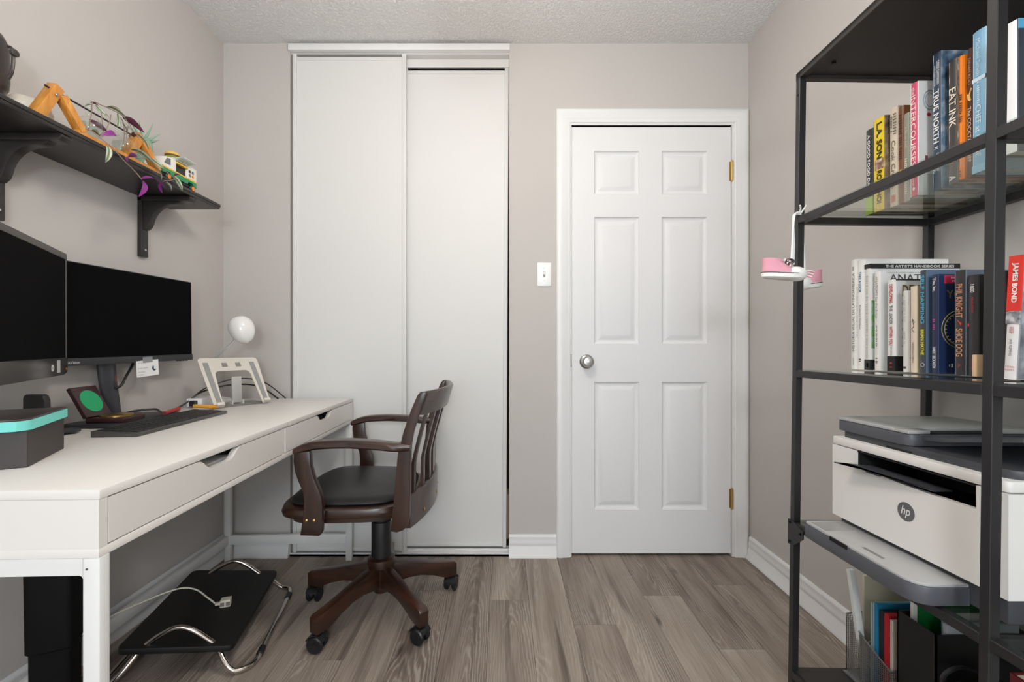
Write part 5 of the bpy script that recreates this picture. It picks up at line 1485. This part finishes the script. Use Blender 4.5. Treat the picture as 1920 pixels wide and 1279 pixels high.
# trailing purple and striped spiderwort: one plant, vines and single leaves
LPUR = mat('purple_leaf', rgb(132, 44, 130), rough=.4, var=.2, scale=60)
LDRK = mat('dark_plum_leaf', rgb(84, 36, 58), rough=.4, var=.2, scale=60)
def striped():
    m = bpy.data.materials.new('striped_green_leaf'); m.use_nodes = True
    nt = m.node_tree; p = nt.nodes['Principled BSDF']; p.inputs['Roughness'].default_value = .4
    tc = nt.nodes.new('ShaderNodeTexCoord'); sp = nt.nodes.new('ShaderNodeSeparateXYZ'); nt.links.new(tc.outputs['Generated'], sp.inputs[0])
    r = nt.nodes.new('ShaderNodeValToRGB')
    cs = [(0.0, (110, 126, 92)), (.22, (206, 210, 190)), (.42, (96, 116, 84)), (.58, (120, 138, 100)), (.78, (206, 210, 190)), (1.0, (100, 112, 84))]
    while len(r.color_ramp.elements) < len(cs):
        r.color_ramp.elements.new(.5)
    for e, (q, c) in zip(r.color_ramp.elements, cs):
        e.position = q; e.color = rgb(*c)
    nt.links.new(sp.outputs['Y'], r.inputs[0]); nt.links.new(r.outputs[0], p.inputs['Base Color'])
    return m
LSTR = striped()
VINE = mat('vine_stem', rgb(150, 128, 112), rough=.6)
pt = thing('trailing_plant', 'trailing purple and striped spiderwort plant hanging over the wall shelf', 'plant', (-1.165, 1.30, SZ1 + .05))
def leaf_mesh(m):
    rings = []; n = 9
    verts = []; faces = []
    for i in range(n):
        u = i / (n - 1)
        w = .5 * (math.sin(math.pi * min(1, u ** .8)) ** .8) * .29 + .004
        zc = .16 * math.sin(math.pi * u) - .12 * u * u
        for s, dz in ((-1, .05), (-.5, .012), (0, 0), (.5, .012), (1, .05)):
            verts.append((u, s * w, zc + dz * w * 4))
    for i in range(n - 1):
        for k in range(4):
            a = i * 5 + k
            faces.append((a, a + 1, a + 6, a + 5))
    me = bpy.data.meshes.new('leaf'); me.from_pydata(verts, [], faces); me.materials.append(m)
    me.polygons.foreach_set('use_smooth', [True] * len(me.polygons))
    return me
LM_ = {k: leaf_mesh(m) for k, m in (('p', LPUR), ('d', LDRK), ('s', LSTR))}
def leaf(kind, p, q, roll=0.0):
    p = Vector(p); q = Vector(q); d = q - p
    L = d.length
    o = bpy.data.objects.new('leaf', LM_[kind]); COL.objects.link(o); o.parent = pt
    M = frame(p, d, Vector((0, 0, 1)).cross(d)) @ Matrix.Rotation(roll, 4, 'X') @ Matrix.Scale(L, 4)
    o.matrix_basis = pt.matrix_basis.inverted() @ M
LEAVES = [('d', (-1.17, 1.242, 1.683), (-1.165, 1.262, 1.686)), ('s', (-1.16, 1.237, 1.674), (-1.17, 1.221, 1.652)), ('s', (-1.15, 1.237, 1.673), (-1.145, 1.266, 1.655)),
    ('d', (-1.16, 1.266, 1.668), (-1.15, 1.286, 1.656)), ('s', (-1.15, 1.268, 1.684), (-1.14, 1.321, 1.690)), ('d', (-1.14, 1.314, 1.680), (-1.13, 1.378, 1.668)),
    ('d', (-1.15, 1.321, 1.668), (-1.145, 1.331, 1.628)), ('p', (-1.14, 1.290, 1.615), (-1.13, 1.238, 1.590)), ('d', (-1.15, 1.381, 1.653), (-1.14, 1.333, 1.633)),
    ('s', (-1.14, 1.366, 1.654), (-1.125, 1.395, 1.620)), ('s', (-1.125, 1.246, 1.563), (-1.115, 1.234, 1.510)), ('s', (-1.15, 1.251, 1.592), (-1.14, 1.207, 1.590)),
    ('d', (-1.165, 1.233, 1.630), (-1.135, 1.261, 1.608)), ('p', (-1.125, 1.349, 1.574), (-1.11, 1.288, 1.542)), ('s', (-1.13, 1.330, 1.590), (-1.115, 1.397, 1.580)),
    ('s', (-1.16, 1.318, 1.652), (-1.155, 1.315, 1.690)), ('p', (-1.115, 1.350, 1.508), (-1.105, 1.434, 1.520)), ('p', (-1.115, 1.358, 1.506), (-1.105, 1.336, 1.449)),
    ('p', (-1.12, 1.453, 1.540), (-1.11, 1.419, 1.493)), ('s', (-1.12, 1.455, 1.540), (-1.11, 1.471, 1.515)), ('s', (-1.13, 1.497, 1.578), (-1.115, 1.527, 1.536)),
    ('s', (-1.125, 1.406, 1.574), (-1.115, 1.437, 1.534)), ('s', (-1.13, 1.408, 1.597), (-1.12, 1.448, 1.580)), ('d', (-1.13, 1.502, 1.575), (-1.12, 1.525, 1.592)), ('p', (-1.122, 1.377, 1.530), (-1.13, 1.372, 1.492))]
for i, (k, p, q) in enumerate(LEAVES):
    leaf(k, p, q, roll=math.radians((-35, 20, -60, 40, -15)[i % 5]))
VINES = [[(-1.168, 1.235, 1.600), (-1.160, 1.236, 1.649), (-1.15, 1.229, 1.676), (-1.15, 1.255, 1.682), (-1.15, 1.272, 1.685), (-1.15, 1.321, 1.690), (-1.15, 1.325, 1.684)],
    [(-1.15, 1.255, 1.664), (-1.15, 1.260, 1.619), (-1.15, 1.266, 1.616), (-1.15, 1.251, 1.594)], [(-1.15, 1.285, 1.671), (-1.15, 1.283, 1.654), (-1.15, 1.269, 1.616)],
    [(-1.155, 1.188, 1.582), (-1.140, 1.209, 1.588), (-1.128, 1.241, 1.572), (-1.122, 1.262, 1.561), (-1.12, 1.295, 1.541), (-1.12, 1.330, 1.526), (-1.115, 1.352, 1.508)],
    [(-1.14, 1.314, 1.684), (-1.14, 1.332, 1.672), (-1.14, 1.351, 1.657), (-1.14, 1.369, 1.645)], [(-1.172, 1.348, 1.600), (-1.168, 1.352, 1.640), (-1.160, 1.340, 1.672), (-1.15, 1.318, 1.680)],
    [(-1.166, 1.362, 1.600), (-1.166, 1.358, 1.640), (-1.150, 1.345, 1.668)], [(-1.14, 1.368, 1.580), (-1.135, 1.420, 1.600), (-1.13, 1.449, 1.588), (-1.13, 1.481, 1.576), (-1.13, 1.530, 1.570)],
    [(-1.125, 1.455, 1.543), (-1.128, 1.479, 1.552), (-1.13, 1.506, 1.566), (-1.13, 1.530, 1.572)]]
for v in VINES:
    part(pt, 'vine', B().tube(smooth_path(v, 6), .0013, 6), VINE)

# mint figurine with a spiked crown
MINT = mat('mint_green_plastic', rgb(142, 176, 154), rough=.6, var=.08)
fg = thing('figurine', 'small mint green figurine with a spiked crown behind the plant', 'figurine', (-1.264, 1.540, SZ1))
part(fg, 'bust', B().loft([[(-1.264 + 1.35 * rx * math.cos(a), 1.540 + 1.35 * ry * math.sin(a), SZ1 + 1.75 * z) for a in [2 * math.pi * k / 18 for k in range(18)]] for (z, rx, ry) in ((.0005, .026, .026), (.012, .026, .027), (.030, .016, .018), (.040, .012, .013), (.050, .018, .018), (.066, .021, .020), (.082, .018, .018), (.092, .009, .009))]), MINT, smooth=60)
for i in range(7):
    a = math.radians(-20 + 37 * i)
    d = Vector((math.sin(a) * .35, math.cos(a) * .9, .40 + .25 * math.sin(math.radians(i * 26)))).normalized()
    p0 = Vector((-1.264, 1.540, SZ1 + .143)) + d * .018
    part(fg, 'crown_spike', B().cyl(p0, p0 + d * .056, .005, .0006, seg=8), MINT)

# toy food truck
TW = mat('toy_white', rgb(236, 234, 226), rough=.3); TG = mat('toy_green', rgb(28, 140, 84), rough=.3); TY = mat('toy_yellow', rgb(232, 184, 60), rough=.3)
TK = mat('toy_black', rgb(26, 24, 24), rough=.4); TO = mat('toy_orange', rgb(240, 140, 40), rough=.35); TGY = mat('toy_grey', rgb(110, 108, 112), rough=.35)
tr = thing('toy_truck', 'white and green toy food truck with a burger on its roof', 'toy', (-1.185, 1.57, SZ1))
TY0, TY1, TX0, TX1 = 1.488, 1.652, -1.222, -1.156
def tp_(name, b, m, **k): return part(tr, name, b, m, **k)
tp_('chassis', B().box(TX0 + .004, TX1 - .004, TY0 + .004, TY1 - .002, SZ1 + .013, SZ1 + .022, .001), TK)
tp_('green_skirt', B().prism([(TY0, SZ1 + .022), (TY0 + .014, SZ1 + .022), (TY0 + .018, SZ1 + .030), (TY0 + .034, SZ1 + .030), (TY0 + .038, SZ1 + .022), (TY1 - .046, SZ1 + .022), (TY1 - .042, SZ1 + .032), (TY1 - .020, SZ1 + .032), (TY1 - .016, SZ1 + .022), (TY1, SZ1 + .022), (TY1, SZ1 + .040), (TY0, SZ1 + .040)], TX0, TX1, 'X'), TG)
tp_('yellow_stripe', B().box(TX0, TX1, TY0 + .002, TY1, SZ1 + .040, SZ1 + .045), TY)
tp_('cab', B().prism([(TY0, SZ1 + .045), (TY0 + .003, SZ1 + .055), (TY0 + .016, SZ1 + .080), (TY0 + .044, SZ1 + .084), (TY0 + .044, SZ1 + .045)], TX0 + .001, TX1 - .001, 'X'), TW)
tp_('side_window', B().prism([(TY0 + .008, SZ1 + .056), (TY0 + .020, SZ1 + .076), (TY0 + .034, SZ1 + .078), (TY0 + .034, SZ1 + .056)], TX1 - .001, TX1 + .001, 'X'), TGY)
bd_ = B().box(TX0, TX1, TY0 + .044, TY0 + .060, SZ1 + .045, SZ1 + .088).box(TX0, TX1, TY1 - .050, TY1, SZ1 + .045, SZ1 + .086, .002).box(TX0, TX0 + .004, TY0 + .06, TY1 - .05, SZ1 + .045, SZ1 + .086).box(TX0, TX1, TY0 + .044, TY1, SZ1 + .086, SZ1 + .090, .001)
tp_('box_body', bd_, TW)
tp_('serving_window', B().box(TX0 + .004, TX1 - .006, TY0 + .060, TY1 - .050, SZ1 + .045, SZ1 + .086), TK)
tp_('counter', B().box(TX1 - .010, TX1 + .004, TY0 + .060, TY1 - .050, SZ1 + .074, SZ1 + .080), TY)
AWN = Matrix.Translation((TX1, (TY0 + TY1) / 2 + .006, SZ1 + .089)) @ Matrix.Rotation(math.radians(-8), 4, 'Y')
tp_('awning', B().box(0, .030, -.032, .032, 0, .003, .0008, M=AWN).box(.004, .026, -.026, .026, -.0015, 0, M=AWN), mat('toy_pale', rgb(206, 220, 212), rough=.3))
for k in range(4):
    tp_('menu_print', B().box(TX1 - .0005, TX1 + .0008, TY1 - .042 + (k % 2) * .016, TY1 - .032 + (k % 2) * .016, SZ1 + .052 + (k // 2) * .014, SZ1 + .062 + (k // 2) * .014), (TGY, TO, TK, TGY)[k])
wm_ = B().cyl((0, 0, 0), (.014, 0, 0), .0135, seg=20, bev=.002).mesh('wheel'); wm_.materials.append(TK)
hm_ = B().cyl((.0139, 0, 0), (.0155, 0, 0), .0078, seg=16).cyl((-.0015, 0, 0), (0, 0, 0), .0078, seg=16).mesh('wheel_hub'); hm_.materials.append(TO)
for yy in (TY0 + .026, TY1 - .022):
    for xx in (TX0 - .001, TX1 - .012):
        w = bpy.data.objects.new('wheel', wm_); COL.objects.link(w); w.parent = tr
        w.location = (xx - tr.location.x, yy - tr.location.y, .0136)
        h = bpy.data.objects.new('wheel_hub', hm_); COL.objects.link(h); h.parent = w
bgc = ((TX0 + TX1) / 2 + .004, TY0 + .082, SZ1 + .090)
bgr = tp_('burger', B().lathe([(.018, 0), (.022, .003), (.022, .008), (.020, .009)], bgc, 20), TY, label='toy burger on the truck roof')
part(bgr, 'lettuce', B().lathe([(.021, .009), (.0255, .010), (.0245, .012), (.020, .0125)], bgc, 18), mat('toy_lime', rgb(140, 180, 60), rough=.4))
part(bgr, 'patty', B().lathe([(.019, .012), (.023, .013), (.023, .017), (.019, .018)], bgc, 20), mat('toy_brown', rgb(96, 60, 34), rough=.5))
part(bgr, 'bun_top', B().lathe([(.020, .018), (.0235, .020), (.0225, .026), (.017, .031), (.008, .034), (.001, .0345)], bgc, 20), mat('toy_tan', rgb(222, 180, 96), rough=.4))

# ------------------------------------------------------------------ under the desk
CHR = mat('polished_chrome', rgb(206, 198, 190), rough=.14, metal=1.0, var=.02)
fo = thing('footrest', 'black tilting footrest board with chrome tube frame under the desk', 'footrest', (-1.03, 1.54, 0), math.radians(12))
FB = mat('footrest_black', rgb(14, 13, 13), rough=.55, bump=.15, bscale=120)
def fp(name, b, m, **k): return part(fo, name, b, m, world=False, **k)
ft = Matrix.Translation((0, 0, .088)) @ Matrix.Rotation(math.radians(6), 4, 'Y')
plan = []
for (cx_, cy_, a0) in ((.155 - .02, .235 - .02, 0), (-.155 + .02, .235 - .02, 90), (-.155 + .02, -.235 + .02, 180), (.155 - .02, -.235 + .02, 270)):
    for i in range(5):
        a = math.radians(a0 + 90 * i / 4); plan.append((cx_ + .02 * math.cos(a), cy_ + .02 * math.sin(a)))
fp('board', B().prism(plan, -.009, .009, 'Z', bev=.002, M=ft), FB)
for yy in (-.212, .212):
    pts = smooth_path([(-.088, yy, .004), (-.060, yy, .028), (-.020, yy, .052), (.010, yy, .054), (.045, yy, .038), (.080, yy, .014), (.094, yy, .004)], 6)
    fp('handle_arch', B().tube(pts, .0075, 12, M=ft), CHR)
fp('floor_frame', B().tube(smooth_path([(.105, -.212, .075), (.135, -.240, .040), (.165, -.250, .014), (.200, -.230, .009), (.213, -.190, .009), (.213, -.10, .009), (.213, .10, .009), (.213, .175, .009), (.200, .215, .009), (.165, .228, .016), (.120, .215, .070)], 6), .0085, 12), CHR)
fp('floor_frame', B().tube(smooth_path([(-.105, -.190, .09), (-.135, -.225, .045), (-.170, -.240, .012), (-.192, -.215, .009), (-.195, -.10, .009), (-.195, .12, .009), (-.185, .19, .009), (-.150, .205, .03), (-.115, .19, .09)], 6), .0085, 12), CHR)
for yy in (-.165, .155):
    fp('rubber_grip', B().cyl((.213, yy - .018, .0095), (.213, yy + .018, .0095), .0105, seg=14, bev=.001), BLKP)

PH = mat('cream_plastic', rgb(222, 216, 200), rough=.4)
ad = thing('phone_adapter', 'cream telephone line splitter lying on the black footrest', 'adapter', (-.972, 1.535, .0905), math.radians(20))
part(ad, 'adapter_body', B().box(-.016, .016, -.014, .014, .001, .025, .002), PH, world=False)
for i, (xx) in enumerate((-.008, .009)):
    part(ad, 'socket', B().box(xx - .006, xx + .006, -.0145, -.0135, .006, .019), mat('socket_grey', rgb(120, 116, 108), rough=.5), world=False)
part(ad, 'plug_lead', B().box(-.032, -.016, -.006, .006, .008, .016, .001), PH, world=False)
single('phone_cable', B().tube(smooth_path([(-1.004, 1.526, .104), (-1.03, 1.525, .125), (-1.075, 1.530, .150), (-1.13, 1.525, .155), (-1.20, 1.48, .142), (-1.27, 1.38, .128), (-1.295, 1.26, .10), (-1.302, 1.15, .05), (-1.303, 1.00, .010), (-1.300, .70, .006)], 8), .0026, 8), PH, 'cream telephone cable running from the splitter along the baseboard', 'cable')

# tall stepped black column under the near end of the desk
tc_ = thing('pedestal_column', 'tall black stepped column standing under the near end of the desk', 'column', (-1.142, 1.12, 0), math.radians(24))
def col_plan(hx, hy, r, z):
    out = []
    for (sx, sy, a0) in ((1, 1, 0), (-1, 1, 90), (-1, -1, 180), (1, -1, 270)):
        for i in range(4):
            a = math.radians(a0 + 30 * i); out.append((sx * (hx - r) + r * math.cos(a), sy * (hy - r) + r * math.sin(a), z))
    return out
CBK = mat('column_black', rgb(5, 5, 5), rough=.7, spec=.2)
part(tc_, 'upper_sleeve', B().loft([col_plan(.042, .036, .010, .235), col_plan(.046, .040, .012, .240), col_plan(.049, .043, .012, .60), col_plan(.045, .039, .01, .606)]), CBK, world=False)
part(tc_, 'lower_tube', B().loft([col_plan(.040, .034, .010, .02), col_plan(.041, .035, .010, .235)]), CBK, world=False)
part(tc_, 'foot_plate', B().loft([col_plan(.09, .08, .02, .0), col_plan(.09, .08, .02, .014), col_plan(.075, .065, .02, .020)]), CBK, world=False)
